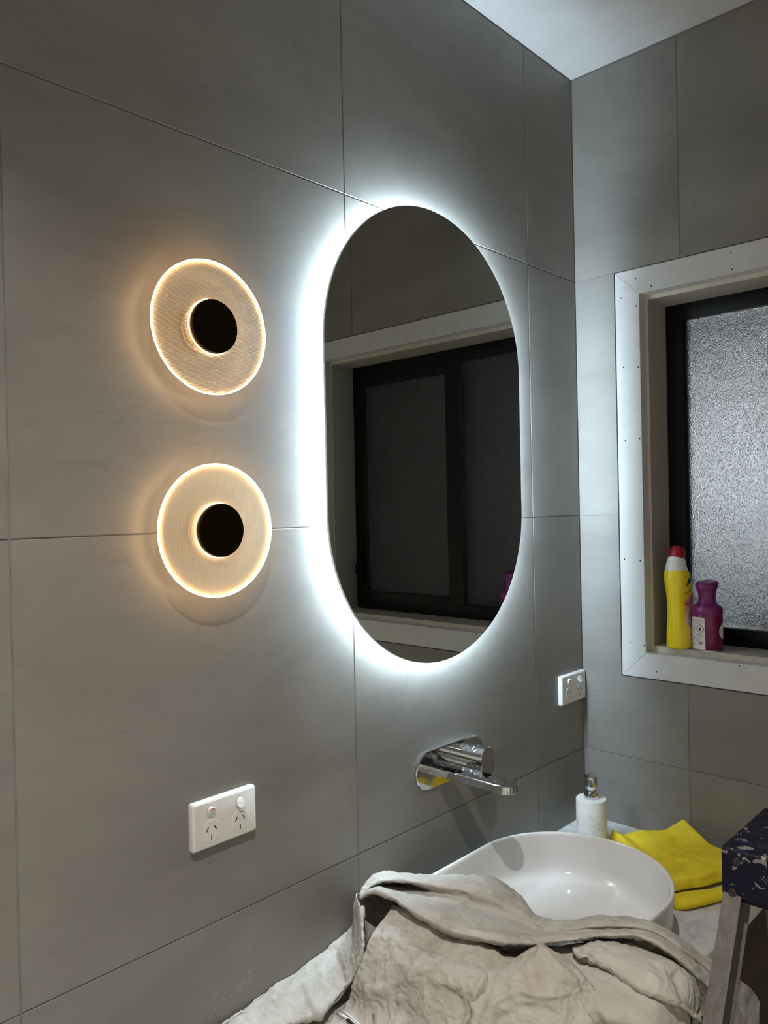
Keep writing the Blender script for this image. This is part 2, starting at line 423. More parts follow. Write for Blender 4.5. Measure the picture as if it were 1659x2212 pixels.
# black aluminium frame: head, sill, jambs, sash
FX0, FX1 = RX, RX+0.05
gz0, gz1 = ZB-0.2815, ZB+0.488
box('frame_head', (FX0, FX1, ry0, ry1, gz1, rz1), MT['blackframe'], win, bevel=0.0015)
box('frame_sill', (FX0, FX1, ry0, ry1, rz0, gz0), MT['blackframe'], win, bevel=0.0015)
box('frame_jamb', (FX0, FX1, ry1-0.044, ry1, gz0, gz1), MT['blackframe'], win, bevel=0.0015)
box('frame_jamb', (FX0, FX1, ry0, ry0+0.022, gz0, gz1), MT['blackframe'], win, bevel=0.0015)
box('sill_bead', (FX0-0.004, FX0, ry0, ry1, gz0-0.012, gz0-0.006), MT['blackframe'], win)
my0, my1 = -0.595, -0.535
sash = thing('sash', None, None, (0,0,0)); bpy.data.objects.remove(sash)
sx0, sx1 = FX0-0.006, FX0+0.018
sz0, sz1 = gz0-0.006, gz1+0.006
def sashfn(bm):
    bbox(bm, sx0, sx1, my0, my1, sz0, sz1); bbox(bm, sx0, sx1, ry0+0.018, ry0+0.062, sz0, sz1)
    bbox(bm, sx0, sx1, ry0+0.062, my0, sz1-0.040, sz1); bbox(bm, sx0, sx1, ry0+0.062, my0, sz0, sz0+0.028)
sh = fromfn('sliding_sash', sashfn, MT['blackframe'], win, bevel=0.0012, bseg=1)
box('pane', (FX0+0.020, FX0+0.026, my1-0.02, ry1-0.040, gz0-0.004, gz1+0.004), MT['glass'], win)
box('pane', (sx0+0.010, sx0+0.016, ry0+0.058, my0+0.004, sz0+0.02, sz1-0.03), MT['glass'], sh)
def latch(bm):
    bbox(bm, sx0-0.014, sx0, ry0+0.022, ry0+0.048, ZB-0.235, ZB-0.135); bbox(bm, sx0-0.03, sx0-0.012, ry0+0.028, ry0+0.042, ZB-0.20, ZB-0.165)
fromfn('latch', latch, MT['blackframe'], sh, bevel=0.002)
for dy in (0.0, -0.010):
    def fn(bm, dy=dy): loft(bm, [[(x, my0-0.03+dy+0.0026*math.cos(a*math.pi/5), sz0+0.012+0.005*math.sin(a*math.pi/5)) for a in range(10)] for x in (sx0-0.0006, sx0+0.001)])
    fromfn('drain_slot', fn, MT['hole'], sh)

# ------------------------------------------------------------------ outside the window: a rendered boundary wall with a lamp, a shrub by the glass
struct(box('ground_outside', (0.16, 1.75, -3.2, 2.2, -0.30, -0.20), M('dark_ground', (0.05,0.05,0.045), 0.9)))
struct(box('wall_outside', (1.60, 1.75, -3.2, 2.2, -0.20, 2.60), M('grey_render', (0.40,0.45,0.52), 0.9)))
lx, ly, lz = 1.60, 0.06, ZB+0.17
ol = thing('outdoor_lamp', 'round outdoor lamp on the boundary wall behind the frosted window', 'lamp', (lx, ly, lz))
def lbase(bm): loft(bm, [[(lx-d, ly+r*math.cos(k*math.pi/12), lz+r*math.sin(k*math.pi/12)) for k in range(24)] for r, d in ((0.075,0.0005),(0.075,0.02),(0.03,0.026),(0.03,0.05))])
o = fromfn('lamp_base', lbase, MT['blackframe'], ol); sharp(o)
def globe(bm): bmesh.ops.create_uvsphere(bm, u_segments=20, v_segments=12, radius=0.026, matrix=Matrix.Translation((lx-0.095, ly, lz)))
fromfn('lamp_globe', globe, M('lit_globe', (0.8,0.8,0.8), 0.4, emit=(1.0,0.94,0.86), es=YARD_LAMP), ol, smooth=True)
bsx, bsy = 0.335, -0.40
sb = thing('garden_shrub', 'dark leafy shrub outside against the frosted window', 'shrub', (bsx, bsy, -0.20))
fromfn('stem', lambda bm: tube(bm, [(bsx,bsy,-0.20),(bsx+0.01,bsy,0.5),(bsx,bsy,ZB-0.36)], [0.02,0.014,0.008]), M('bark', (0.05,0.035,0.02), 0.9), sb, smooth=True)
def leaves(bm):
    rnd = random.Random(9)
    for k in range(420):
        a = rnd.uniform(0, 2*math.pi); rr = 0.105*math.sqrt(rnd.random()); hz = rnd.random()
        top = 0.115*(1-(rr/0.125)**2)
        c0 = Vector((bsx+rr*math.cos(a)*0.9, bsy+rr*math.sin(a)*1.15, ZB-0.42+hz*(0.08+top)))
        d1 = Vector((rnd.uniform(-1,1), rnd.uniform(-1,1), rnd.uniform(-0.3,1))).normalized(); d2 = d1.cross(Vector((rnd.uniform(-1,1),rnd.uniform(-1,1),rnd.uniform(-1,1)))).normalized()
        l = rnd.uniform(0.018, 0.03)
        vs = [bm.verts.new(c0+q) for q in (d1*l, d2*l*0.4, -d1*l*0.6, -d2*l*0.4)]
        bm.faces.new(vs)
lv = fromfn('foliage', leaves, M('dark_leaf', (0.015,0.022,0.012), 0.8), sb); lv['kind'] = 'stuff'

# ------------------------------------------------------------------ ceiling downlight
def downlight(dx, dy, watt, spread, label):
    dl = thing('ceiling_downlight', label, 'downlight', (dx, dy, ZCEIL))
    o = fromfn('trim_ring', lambda bm: loft(bm, lathe_rings([(0.040,-0.0002),(0.040,-0.004),(0.055,-0.004),(0.058,-0.0002)], (dx,dy,ZCEIL), 40), False, False), MT['whiteplastic'], dl); sharp(o)
    lens = bpy.data.materials.get('downlight_lens') or M('downlight_lens', (0.8,0.8,0.8), 0.5, emit=(1,0.9,0.76), es=8.0)
    lathe('lens', [(0.030,-0.0012),(0.0395,-0.0012),(0.0395,-0.0006)], (dx,dy,ZCEIL), lens, dl, cap1=False)
    ld = bpy.data.lights.new('downlight_lamp', 'AREA'); lo = bpy.data.objects.new('downlight_lamp', ld); ROOT.objects.link(lo)
    lo.parent = dl; lo.location = (0, 0, -0.0055)
    ld.shape = 'DISK'; ld.size = 0.034; ld.energy = watt; ld.color = (1.0, 0.93, 0.84); ld.spread = math.radians(spread)
downlight(*DOWN_POS, DOWNLIGHT_W, 106, 'small round downlight in the white ceiling before the mirror wall')
downlight(-2.10, -1.65, FILL_DOWNLIGHT_W, 80, 'added fill downlight in the white ceiling at the back of the room')  # unseen fill lamp, added to lift the general light in the room

# ------------------------------------------------------------------ mirror
MX, MZ, MW, MH = -0.606, ZB+0.171, 0.598, 0.902
mr = thing('backlit_mirror', 'frameless pill-shaped mirror with cool white LED halo behind it', 'mirror', (MX, -0.0, MZ))
def prism_y(bm, outline, y0, y1, cap0=True, cap1=True): loft(bm, [[(x, y0, z) for x, z in outline], [(x, y1, z) for x, z in outline]], cap0, cap1)
def mg(bm):
    N = 60
    loft(bm, [[(x, y, z) for x, z in stadium(MX, MZ, MW, MH, ins, N)] for y, ins in ((-0.0215,0.0), (-0.0252,0.0), (-0.0262,0.0010))])
o = fromfn('mirror_glass', mg, MT['mirror'], mr)
o.data.materials.append(MT['mirroredge'])
for p in o.data.polygons:
    if p.normal.y > -0.9: p.material_index = 1
INS = 0.038
fromfn('back_box', lambda bm: prism_y(bm, stadium(MX, MZ, MW, MH, INS, 40), -0.0001, -0.0212), MT['whiteplastic'], mr)
fromfn('led_strip', lambda bm: loft(bm, [[(x, y, z) for x, z in stadium(MX, MZ, MW, MH, ins, 40)] for y, ins in ((-0.0030, 0.0370), (-0.0165, 0.0260))], False, False), MT['ledcool'], mr)

# ------------------------------------------------------------------ sconces
def sconce(xc, zc, vertical, label):
    s = thing('wall_sconce', label, 'wall light', (xc, 0, zc), 'round acrylic wall lights beside the mirror')
    c = (xc, 0, zc)
    lathe('wall_plate', [(0.036,0.0001),(0.036,0.005),(0.034,0.006),(0.024,0.006),(0.024,0.027)], c, MT['stem'], s, axis='y')
    lathe('led_ring', [(0.0315,0.0235),(0.0315,0.0275)], c, MT['ledwarm'], s, n=48, axis='y', cap0=False, cap1=False)
    R0, R1 = 0.0400, 0.1008
    y0, y1 = 0.0280, 0.0310
    disc = fromfn('acrylic_disc', lambda bm: loft(bm, lathe_rings([(0.031,y0),(R1-0.001,y0)], c, 96, 'y'), False, False), MT['acrylic'], s)
    fromfn('lit_rim', lambda bm: loft(bm, lathe_rings([(R1-0.0012,y0),(R1,y0+0.0004),(R1,y1+0.0004),(R1-0.0012,y1+0.0008),(R1-0.0012,y0)], c, 128, 'y'), False, False), MT['rimglow'], disc, smooth=True)
    def ribs(bm):
        pitch = 0.00205; n = int(R1/pitch)
        for k in range(-n, n+1):
            a = k*pitch
            if abs(a) >= R1-0.002: continue
            half = math.sqrt((R1-0.0012)**2-a*a)
            hole = math.sqrt(max(R0**2-a*a, 0))
            segs = [(-half, half)] if hole == 0 else [(-half, -hole), (hole, half)]
            for s0, s1 in segs:
                hw = pitch*0.20
                q = []
                for (da, yy) in ((-hw, y0+0.0002), (-hw*0.4, y1), (hw*0.4, y1), (hw, y0+0.0002)):
                    q.append((a+da, yy))
                def P(st, p): return (xc+(p[0] if vertical else st), -p[1], zc+(st if vertical else p[0]))
                va = [bm.verts.new(P(s0, p)) for p in q]; vb = [bm.verts.new(P(s1, p)) for p in q]
                for i in range(3): bm.faces.new((va[i], va[i+1], vb[i+1], vb[i]))
    o = fromfn('rib_pattern', ribs, MT['rib'], disc); o['kind'] = 'stuff'
    lathe('hub_cap', [(0.031,0.0270),(0.0400,0.0317),(0.0404,0.0330),(0.0404,0.0400),(0.0396,0.0410),(0.020,0.0410),(0.0005,0.0410)], c, MT['bronze'], s, n=64, axis='y')
    lathe('glow_collar', [(0.0404,0.0317),(0.0418,0.0317)], c, MT['rimglow'], s, n=64, axis='y', cap0=False, cap1=False)
    return s
sconce(-1.1375, ZB+0.3065, False, 'upper round wall light, clear acrylic disc with horizontal ribs')
sconce(-1.1340, ZB+0.0015, True, 'lower round wall light, clear acrylic disc with vertical ribs')

# ------------------------------------------------------------------ power outlets
def outlet(xc, zc, label, dusty):
    s = thing('power_outlet', label, 'power outlet', (xc, 0, zc), 'white double power outlets on the tiled wall')
    W2, H2 = 0.0590, 0.0365
    def rr(w2, h2, r, y):
        pts = []
        for (cx, cz, a0) in ((w2-r, h2-r, 0), (-w2+r, h2-r, 90), (-w2+r, -h2+r, 180), (w2-r, -h2+r, 270)):
            for k in range(6):
                a = math.radians(a0+k*18); pts.append((xc+cx+r*math.cos(a), -y, zc+cz+r*math.sin(a)))
        return pts
    pl = fromfn('cover_plate', lambda bm: loft(bm, [rr(W2, H2, 0.004, 0.0001), rr(W2, H2, 0.004, 0.0060), rr(W2-0.0012, H2-0.0012, 0.004, 0.0090), rr(W2-0.0035, H2-0.0035, 0.003, 0.0105)]), MT['whiteplastic'], s); sharp(pl, 28)
    for sx, up in ((-0.0265, True), (0.0265, False)):
        sz = 0.0185
        ro = fromfn('switch_surround', lambda bm: prism_y(bm, stadium(xc+sx, zc+sz, 0.0150, 0.0190, 0, 14), -0.0104, -0.0107), M('switch_gap', (0.35,0.34,0.32), 0.6) if 'switch_gap' not in bpy.data.materials else bpy.data.materials['switch_gap'], s)
        def rocker(bm, sx=sx, up=up):
            out = stadium(xc+sx, zc+sz, 0.0128, 0.0168, 0, 16)
            top = [(x, -(0.0128 + (0.0028 if up else -0.0028)*((z-zc-sz)/0.0084) + 0.0014), z) for x, z in out]
            loft(bm, [[(x, -0.0105, z) for x, z in out], [(p[0], p[1]+0.0007, p[2]) for p in top], [(xc+sx+(p[0]-xc-sx)*0.93, p[1], zc+sz+(p[2]-zc-sz)*0.93) for p in top]])
        rk = fromfn('rocker_switch', rocker, MT['whiteplastic'], s); sharp(rk, 35)
        if up and dusty:
            box('red_mark', (xc+sx-0.002, xc+sx+0.0015, -0.0171, -0.0150, zc+sz+0.0045, zc+sz+0.0068), MT['redmark'], rk)
        fz = -0.0115
        def face(bm, sx=sx):
            out = []
            for k in range(48):
                a = 2*math.pi*k/48; x, z = 0.0172*math.cos(a), 0.0172*math.sin(a)
                out.append((xc+sx+max(-0.0140, min(0.0140, x)), zc+fz+z))
            loft(bm, [[(x, -0.0104, z) for x, z in out], [(x, -0.0109, z) for x, z in out], [(xc+sx+(x-xc-sx)*0.97, -0.0112, zc+fz+(z-zc-fz)*0.97) for x, z in out]])
        fc = fromfn('socket_face', face, MT['whiteplastic'], s); sharp(fc, 30)
        for (px_, pz_, ang) in ((-0.0070, 0.0045, -30), (0.0070, 0.0045, 30), (0, -0.0088, 0)):
            def slot(bm, px_=px_, pz_=pz_, ang=ang, sx=sx):
                ca, sa = math.cos(math.radians(ang)), math.sin(math.radians(ang))
                q = [(-0.0009, -0.0038), (0.0009, -0.0038), (0.0009, 0.0038), (-0.0009, 0.0038)]
                pts = [(xc+sx+px_+ca*a-sa*b_, zc+fz+pz_+sa*a+ca*b_) for a, b_ in q]
                loft(bm, [[(x, -0.0111, z) for x, z in pts], [(x, -0.01135, z) for x, z in pts]])
            fromfn('pin_slot', slot, MT['slot'], fc)
    if dusty:
        def crumbs(bm):
            rnd = random.Random(3)
            for k in range(260):
                x = xc + rnd.uniform(-W2+0.001, W2-0.004)*1.0; y = -rnd.uniform(0.0004, 0.0085); r = rnd.uniform(0.0003, 0.0010)
                if rnd.random() < 0.4 and x > xc: continue
                c0 = Vector((x, y, zc+H2+r*0.2 - (0.001 if y < -0.006 else 0)))
                vs = [bm.verts.new(c0+Vector((rnd.uniform(-1,1), rnd.uniform(-1,1), rnd.uniform(-0.6,1.2)))*r) for _ in range(5)]
                for f in ((0,1,2),(0,2,3),(0,3,1),(4,2,1),(4,3,2),(4,1,3)): bm.faces.new([vs[i] for i in f])
        d = fromfn('plaster_crumbs', crumbs, MT['dust'], s); d['kind'] = 'stuff'
    return s
outlet(-1.1180, ZB-0.4440, 'white double power outlet with plaster dust on its top edge', True)
outlet(-0.0630, ZB-0.4340, 'clean white double power outlet tight in the wall corner', False)

# ------------------------------------------------------------------ wall mixer
bmx = thing('wall_mixer_tap', 'chrome wall mixer tap with flat spout and pill-shaped backplate', 'tap', (-0.555, 0, ZB-0.500))
pcx, pcz = -0.555, ZB-0.4995
def bplate(bm): loft(bm, [[(x, -y, z) for x, z in stadium(pcx, pcz, 0.222, 0.0755, ins, 28)] for y, ins in ((0.0001,0),(0.0045,0),(0.0060,0.0015))])
o = fromfn('backplate', bplate, MT['chrome'], bmx); sharp(o, 40)
def spout(bm):
    x0, x1 = -0.6125, -0.5680; ytip = -0.193; r = (x1-x0)/2; xc = (x0+x1)/2
    out = [(x0, -0.0058), (x0, -0.05), (x0, -0.11)]
    for k in range(13):
        a = math.pi + math.pi*k/12
        out.append((xc+r*math.cos(a), ytip+r+0.8*r*math.sin(a)*1.0 - 0.0))
    out += [(x1, -0.11), (x1, -0.05), (x1, -0.0058)]
    zt, zb = ZB-0.4965, ZB-0.5120
    def ring(z, ins): return [(xc+(x-xc)*(1-ins/r), y+(ins if y < -0.15 else 0), z) for x, y in out]
    loft(bm, [ring(zb, 0.0012), ring(zb+0.0012, 0), ring(zt-0.0012, 0), ring(zt, 0.0012)])
o = fromfn('spout', spout, MT['chromespot'], bmx); sharp(o, 30)
hc = (-0.517, 0, ZB-0.4890)
hb = lathe('mixer_body', [(0.0235,0.0058),(0.0235,0.021),(0.0226,0.0215),(0.0226,0.0225),(0.0235,0.023),(0.0235,0.041),(0.0226,0.0415),(0.0226,0.0425),(0.0235,0.043),(0.0235,0.058)], hc, MT['chromespot'], bmx, n=48, axis='y')
def lever(bm):
    out = stadium(hc[0], hc[2]-0.0075, 0.047, 0.063, 0, 20)
    loft(bm, [[(x, -0.0580, z) for x, z in out], [(x, -0.0700, z) for x, z in out], [(hc[0]+(x-hc[0])*0.96, -0.0712, hc[2]-0.0075+(z-hc[2]+0.0075)*0.97) for x, z in out]])
o = fromfn('lever', lever, MT['chrome'], bmx); sharp(o, 35)

# ------------------------------------------------------------------ vanity
ZT = ZB-0.775
BY = -0.478
def bench(bm):
    x0, x1, r = -1.60, -0.0012, 0.004
    prof = [(-0.0006, ZT), (BY+r, ZT), (BY+0.3*r, ZT-0.3*r), (BY, ZT-r), (BY, ZT-0.030), (BY+0.002, ZT-0.032), (-0.0006, ZT-0.032)]
    loft(bm, [[(x0, y, z) for y, z in prof], [(x1, y, z) for y, z in prof]])
o = fromfn('vanity_bench_top', bench, MT['marble'], None, org=(-0.8, -0.24, ZT-0.032)); sharp(o, 40)
setp(o, 'pale grey veined marble bench top along the tiled wall', 'bench top')
cab = thing('vanity_cabinet', 'dark brown timber cabinet under the marble bench top', 'cabinet', (-0.8, -0.24, 0))
box('cabinet_body', (-1.58, -0.0016, BY+0.04, -0.0012, 0.10, ZT-0.0325), MT['cabinet'], cab)
box('plinth', (-1.55, -0.0018, BY+0.09, -0.0014, 0.0, 0.10), MT['cabinet'], cab)
for k in range(4):
    x1 = -0.004-k*0.3945; x0 = x1-0.391
    d = box('door', (x0, x1, BY+0.018, BY+0.0395, 0.11, ZT-0.037), MT['cabinet'], cab, bevel=0.0015)
    box('handle', (x0+0.03 if k % 2 == 0 else x1-0.042, x0+0.042 if k % 2 == 0 else x1-0.03, BY-0.004, BY+0.0185, 0.45, 0.57), MT['blackframe'], d, bevel=0.003)

# basin
def basin(bm):
    L, Wd, xc, yc = 0.555, 0.380, -0.6225, -0.2585
    prof = [(0.060,0.0001),(0.022,0.0001),(0.016,0.003),(0.013,0.010),(0.004,0.06),(0.0005,0.105),(0.0,0.1125),(0.0008,0.1145),(0.003,0.1155),(0.0055,0.1152),(0.0070,0.1135),(0.0080,0.108),
            (0.0125,0.075),(0.0165,0.052),(0.0205,0.041),(0.027,0.034),(0.036,0.0305),(0.05,0.0290),(0.09,0.0275),(0.14,0.0262),(0.178,0.0255)]
    rings = []
    for ins, h in prof: rings.append([(x, y, ZT+h) for x, y in stadium(xc, yc, L, Wd, ins, 56)])
    loft(bm, rings, True, True)
o = fromfn('wash_basin', basin, MT['ceramic'], None, org=(-0.6225, -0.2585, ZT)); sharp(o, 60)
setp(o, 'white oval ceramic vessel basin on the marble bench', 'basin')

# soap dispenser
sx, sy = -0.150, -0.100
sd = thing('soap_dispenser', 'white marble soap dispenser with chrome pump behind the basin', 'soap dispenser', (sx, sy, ZT))
lathe('marble_pot', [(0.033,0.0001),(0.0355,0.002),(0.0355,0.106),(0.0340,0.1085),(0.016,0.1090)], (sx,sy,ZT), MT['pot'], sd, n=56)
lathe('collar', [(0.0170,0.1088),(0.0170,0.1170),(0.0155,0.1180),(0.0155,0.1235),(0.0135,0.1250),(0.0110,0.1255),(0.0110,0.1290)], (sx,sy,ZT), MT['chrome'], sd, n=40)
lathe('pump_head', [(0.0110,0.1288),(0.0118,0.1340),(0.0145,0.1375),(0.0150,0.1400),(0.0150,0.1590),(0.0142,0.1610),(0.0010,0.1615)], (sx,sy,ZT), MT['chrome'], sd, n=40)

# yellow cleaning cloth
def ycloth():
    P = [Vector((-0.115,-0.125)), Vector((-0.006,-0.262)), Vector((-0.085,-0.445)), Vector((-0.288,-0.345))]
    N = 70; vs = []; fs = []
    for layer in (1, 0):
        for i in range(N+1):
            for j in range(N+1):
                u, v = i/N, j/N
                p = (P[0]*(1-u)+P[3]*u)*(1-v) + (P[1]*(1-u)+P[2]*u)*v     # u: back->front, v: left->right
                p = p + Vector((0.012*math.sin(v*3.1)*(1-u)*-0.5, 0.0))
                p = p + Vector((noise.noise(Vector((u*4,v*4,2)))*0.006, noise.noise(Vector((u*4,v*4,7)))*0.006))
                ed = min(u, 1-u, v, 1-v); prof = min(1, ed/0.05); prof = math.sqrt(max(0, 1-(1-prof)**2))
                if layer:
                    h = 0.012 + 0.022*prof
                    lean = max(0, (v-0.72)/0.28)*max(0, (0.40-u)/0.40)
                    h += 0.030*lean
                    h += 0.004*noise.noise(Vector((u*3.2, v*3.2, 5))) + 0.0012*noise.noise(Vector((u*11, v*11, 3)))
                    h -= 0.010*math.exp(-((v-0.18)/0.10)**2)*(1-u)
                    h = max(h, 0.004)
                else:
                    h = 0.0005 + 0.012*max(0,(u-0.8)/0.2)
                    p = p*1.0
                vs.append((p.x, p.y, ZT+h))
    off = (N+1)**2
    for L in (0, 1):
        for i in range(N):
            for j in range(N):
                a = L*off+i*(N+1)+j; q = (a, a+1, a+N+2, a+N+1)
                fs.append(q if L == 0 else q[::-1])
    bd = [i*(N+1) for i in range(N+1)] + [N*(N+1)+j for j in range(1, N+1)] + [i*(N+1)+N for i in range(N-1, -1, -1)] + [j for j in range(N-1, 0, -1)]
    for k in range(len(bd)):
        a, b_ = bd[k], bd[(k+1) % len(bd)]; fs.append((a, b_, b_+off, a+off))
    return vs, fs
yr = thing('cleaning_cloth', 'folded yellow microfibre cloth lying beside the basin', 'cloth', (-0.14, -0.29, ZT))
vs, fs = ycloth(); o = link('upper_fold', mesh('upper_fold', vs, fs), MT['yellow'], yr, True)
def roll(bm):
    pts = []; rr = []
    a, b_ = Vector((-0.316,-0.368,ZT+0.0122)), Vector((-0.120,-0.472,ZT+0.0122))
    rings = []
    n = 26
    ax = (b_-a).normalized(); sd_ = Vector((ax.y, -ax.x, 0))
    for i in range(33):
        s_ = i/32
        c = a.lerp(b_, s_) + sd_*(0.003*math.sin(s_*5)) 
        ry = 0.019*(min(1, s_/0.08+0.35)) + 0.003*math.sin(s_*7+1); rz = 0.0118*(min(1, s_/0.08+0.5)) + 0.0012*math.sin(s_*9)
        rings.append([c + sd_*ry*math.cos(2*math.pi*k/n) + Vector((0,0,1))*(rz*math.sin(2*math.pi*k/n)+rz-0.0122) for k in range(n)])
    loft(bm, rings)
fromfn('lower_fold', roll, MT['yellow'], yr, smooth=True)

# ------------------------------------------------------------------ bottles on the sill
ZS = rz0
def ellipse_rings(secs, x0, y0, n=44, pw=2.3):
    out = []
    for (h, xc, a, b_, tilt) in secs:
        ring = []
        for k in range(n):
            th = 2*math.pi*k/n; c, s_ = math.cos(th), math.sin(th)
            ex = math.copysign(abs(c)**(2/pw), c); ey = math.copysign(abs(s_)**(2/pw), s_)
            x = x0+xc+a*ex; ring.append((x, y0+b_*ey, ZS+h+tilt*(-a*ex)))
        out.append(ring)
    return out
BX, BYY = 0.0, -0.238
yb = thing('toilet_cleaner_bottle', 'yellow cleaner bottle with white shoulder and red cap on the window sill', 'bottle', (0.052, BYY, ZS))
body_secs = [(0.0002,0.052,0.036,0.024,0),(0.0015,0.052,0.040,0.0275,0),(0.006,0.052,0.0425,0.0295,0),(0.03,0.052,0.0425,0.0290,0),(0.07,0.052,0.0415,0.0265,0),(0.105,0.051,0.0410,0.0255,0),(0.130,0.0495,0.0410,0.0265,0),
             (0.150,0.0450,0.0380,0.0285,0),(0.165,0.0395,0.0335,0.0292,0),(0.178,0.0350,0.0295,0.0283,0),(0.188,0.0325,0.0265,0.0262,0)]
o = fromfn('bottle_body', lambda bm: loft(bm, ellipse_rings(body_secs, BX, BYY)), MT['byellow'], yb); sharp(o, 50)
bb_ = o
o = fromfn('shoulder', lambda bm: loft(bm, ellipse_rings([(0.188,0.0325,0.0262,0.0260,0),(0.196,0.0318,0.0240,0.0245,0.05),(0.206,0.0325,0.0215,0.0222,0.18),(0.2155,0.0350,0.0195,0.0198,0.34)], BX, BYY, pw=2.0)), MT['bwhite'], yb); sharp(o, 50)
o = fromfn('cap', lambda bm: loft(bm, ellipse_rings([(0.2155,0.0352,0.0182,0.0190,0.36),(0.222,0.0372,0.0178,0.0186,0.38),(0.236,0.0425,0.0162,0.0170,0.40),(0.242,0.0447,0.0135,0.0145,0.40)], BX, BYY, pw=2.0)), MT['bred'], yb); sharp(o, 40)
# print on the label face (the -y face of the bottle); s runs along +x, h is height
def body_half(h, s):
    hs = [q[0] for q in body_secs]
    xc = np.interp(h, hs, [q[1] for q in body_secs]); a = np.interp(h, hs, [q[2] for q in body_secs]); b_ = np.interp(h, hs, [q[3] for q in body_secs])
    tt = min(0.98, abs((s-xc)/a)); return b_*(1-tt**2.3)**(1/2.3)
def on_bottle(s, h, lift): return (BX+s, BYY-body_half(h, s)-lift, ZS+h)
def strip_print(name, poly, mat, lift=0.0004, res=0.003):
    """poly: convex polygon in (s,h); cut into small cells so that it follows the bottle"""
    bm = bmesh.new()
    f = bm.faces.new([bm.verts.new((p[0], p[1], 0)) for p in poly])
    for ax, lo_, hi in ((0, min(p[0] for p in poly), max(p[0] for p in poly)), (1, min(p[1] for p in poly), max(p[1] for p in poly))):
        k = lo_+res
        while k < hi:
            no = Vector((1,0,0)) if ax == 0 else Vector((0,1,0))
            bmesh.ops.bisect_plane(bm, geom=bm.verts[:]+bm.edges[:]+bm.faces[:], plane_co=no*k, plane_no=no); k += res
    for v in bm.verts: v.co = Vector(on_bottle(v.co.x, v.co.y, lift))
    me = bpy.data.meshes.new(name); bm.to_mesh(me); bm.free()
    return link(name, me, mat, bb_)
def text_mesh(body, size, shear=0.0, bold=0.0):
    cu = bpy.data.curves.new('lettering', 'FONT'); cu.body = body; cu.size = size; cu.shear = shear; cu.offset = bold; cu.resolution_u = 3
    ob = bpy.data.objects.new('lettering', cu); ROOT.objects.link(ob)
    dg = bpy.context.evaluated_depsgraph_get(); me = bpy.data.meshes.new_from_object(ob.evaluated_get(dg))
    bpy.data.objects.remove(ob); return me
def text_bottle(body, size, s0, h0, ang, mat, lift=0.0007, bold=0.0, shear=0.0, sx_=1.0):
    me = text_mesh(body, size, shear, bold); me.materials.clear()
    ca, sa = math.cos(ang), math.sin(ang)
    for v in me.vertices:
        x, y = v.co.x*sx_, v.co.y
        v.co = Vector(on_bottle(s0+ca*x-sa*y, h0+sa*x+ca*y, lift))
    return link('lettering', me, mat, bb_)
strip_print('label_panel', [(0.027,0.088),(0.082,0.112),(0.084,0.142),(0.030,0.123)], MT['pinkpanel'])
strip_print('label_panel', [(0.030,0.052),(0.086,0.070),(0.082,0.1115),(0.027,0.0875)], MT['pinkpanel'])
strip_print('label_band', [(0.026,0.150),(0.066,0.171),(0.060,0.184),(0.030,0.166)], MT['navyink'], 0.0004)
strip_print('label_line', [(0.024,0.132),(0.084,0.157),(0.084,0.1585),(0.024,0.1335)], MT['blackink'], 0.0004)
for a_, b2 in ((0.020,0.038),(0.036,0.050)):
    strip_print('label_swirl', [(0.030,a_),(0.050,a_-0.006),(0.080,a_+0.004),(0.082,b2),(0.056,b2-0.002),(0.036,b2+0.004)], MT['swirl'])
text_bottle('HARPIC', 0.024, 0.029, 0.097, 0.40, MT['redink'], bold=0.0007, shear=0.15, sx_=0.72)
text_bottle('FRESH', 0.0165, 0.037, 0.072, 0.24, MT['navyink'], bold=0.0011, sx_=0.8)
text_bottle('POWER', 0.0165, 0.037, 0.055, 0.24, MT['navyink'], bold=0.0011, sx_=0.8)
text_bottle('FRESH', 0.0165, 0.037, 0.072, 0.24, MT['paleink'], lift=0.0010, bold=0.0001, sx_=0.8)
text_bottle('POWER', 0.0165, 0.037, 0.055, 0.24, MT['paleink'], lift=0.0010, bold=0.0001, sx_=0.8)
for k, (h0, mt) in enumerate(((0.034,'redink'),(0.027,'redink'),(0.021,'navyink'),(0.013,'greyink'),(0.009,'greyink'))):
    strip_print('label_line', [(0.040+0.006*(k == 1),h0),(0.080,h0+0.004),(0.080,h0+0.0068),(0.040+0.006*(k == 1),h0+0.0026)], MT[mt], 0.0006)

PX_, PY_ = 0.054, -0.3020
pc = thing('spray_can', 'plum air freshener can with spray top beside the yellow bottle', 'can', (PX_, PY_, ZS))
tc_ = Vector((-0.92, -0.40)).normalized(); rc_ = Vector((0.40, -0.92)).normalized()
lathe('base_rim', [(0.0325,0.0001),(0.0340,0.0008),(0.0340,0.0030),(0.0330,0.0040)], (PX_,PY_,ZS), MT['tin'], pc, n=48)
can = lathe('can_body', [(0.0330,0.0035),(0.0338,0.0045),(0.0338,0.0850),(0.0335,0.0862)], (PX_,PY_,ZS), MT['plumcan'], pc, n=64)
def topfn(bm):
    prof = [(0.0335,0.0858),(0.0343,0.0868),(0.0343,0.0960),(0.0335,0.1010),(0.0300,0.1060),(0.0245,0.1095),(0.0205,0.1130),(0.0192,0.1180),(0.0190,0.1270),(0.0200,0.1370),(0.0222,0.1450),(0.0250,0.1490),(0.0262,0.1530),(0.0255,0.1590),(0.0225,0.1620),(0.0170,0.1625),(0.0002,0.1600)]
    rings = lathe_rings(prof, (PX_,PY_,ZS), 48)
    out = []
    for ring in rings:
        rg = []
        for (x, y, z) in ring:
            k = max(0, min(1, (z-ZS-0.135)/0.020)); d = (x-PX_)*(-rc_.x)+(y-PY_)*(-rc_.y)
            rg.append((x, y, z-k*0.10*d - k*0.12*((x-PX_)*tc_.x+(y-PY_)*tc_.y)))
        out.append(rg)
    loft(bm, out, False, True)
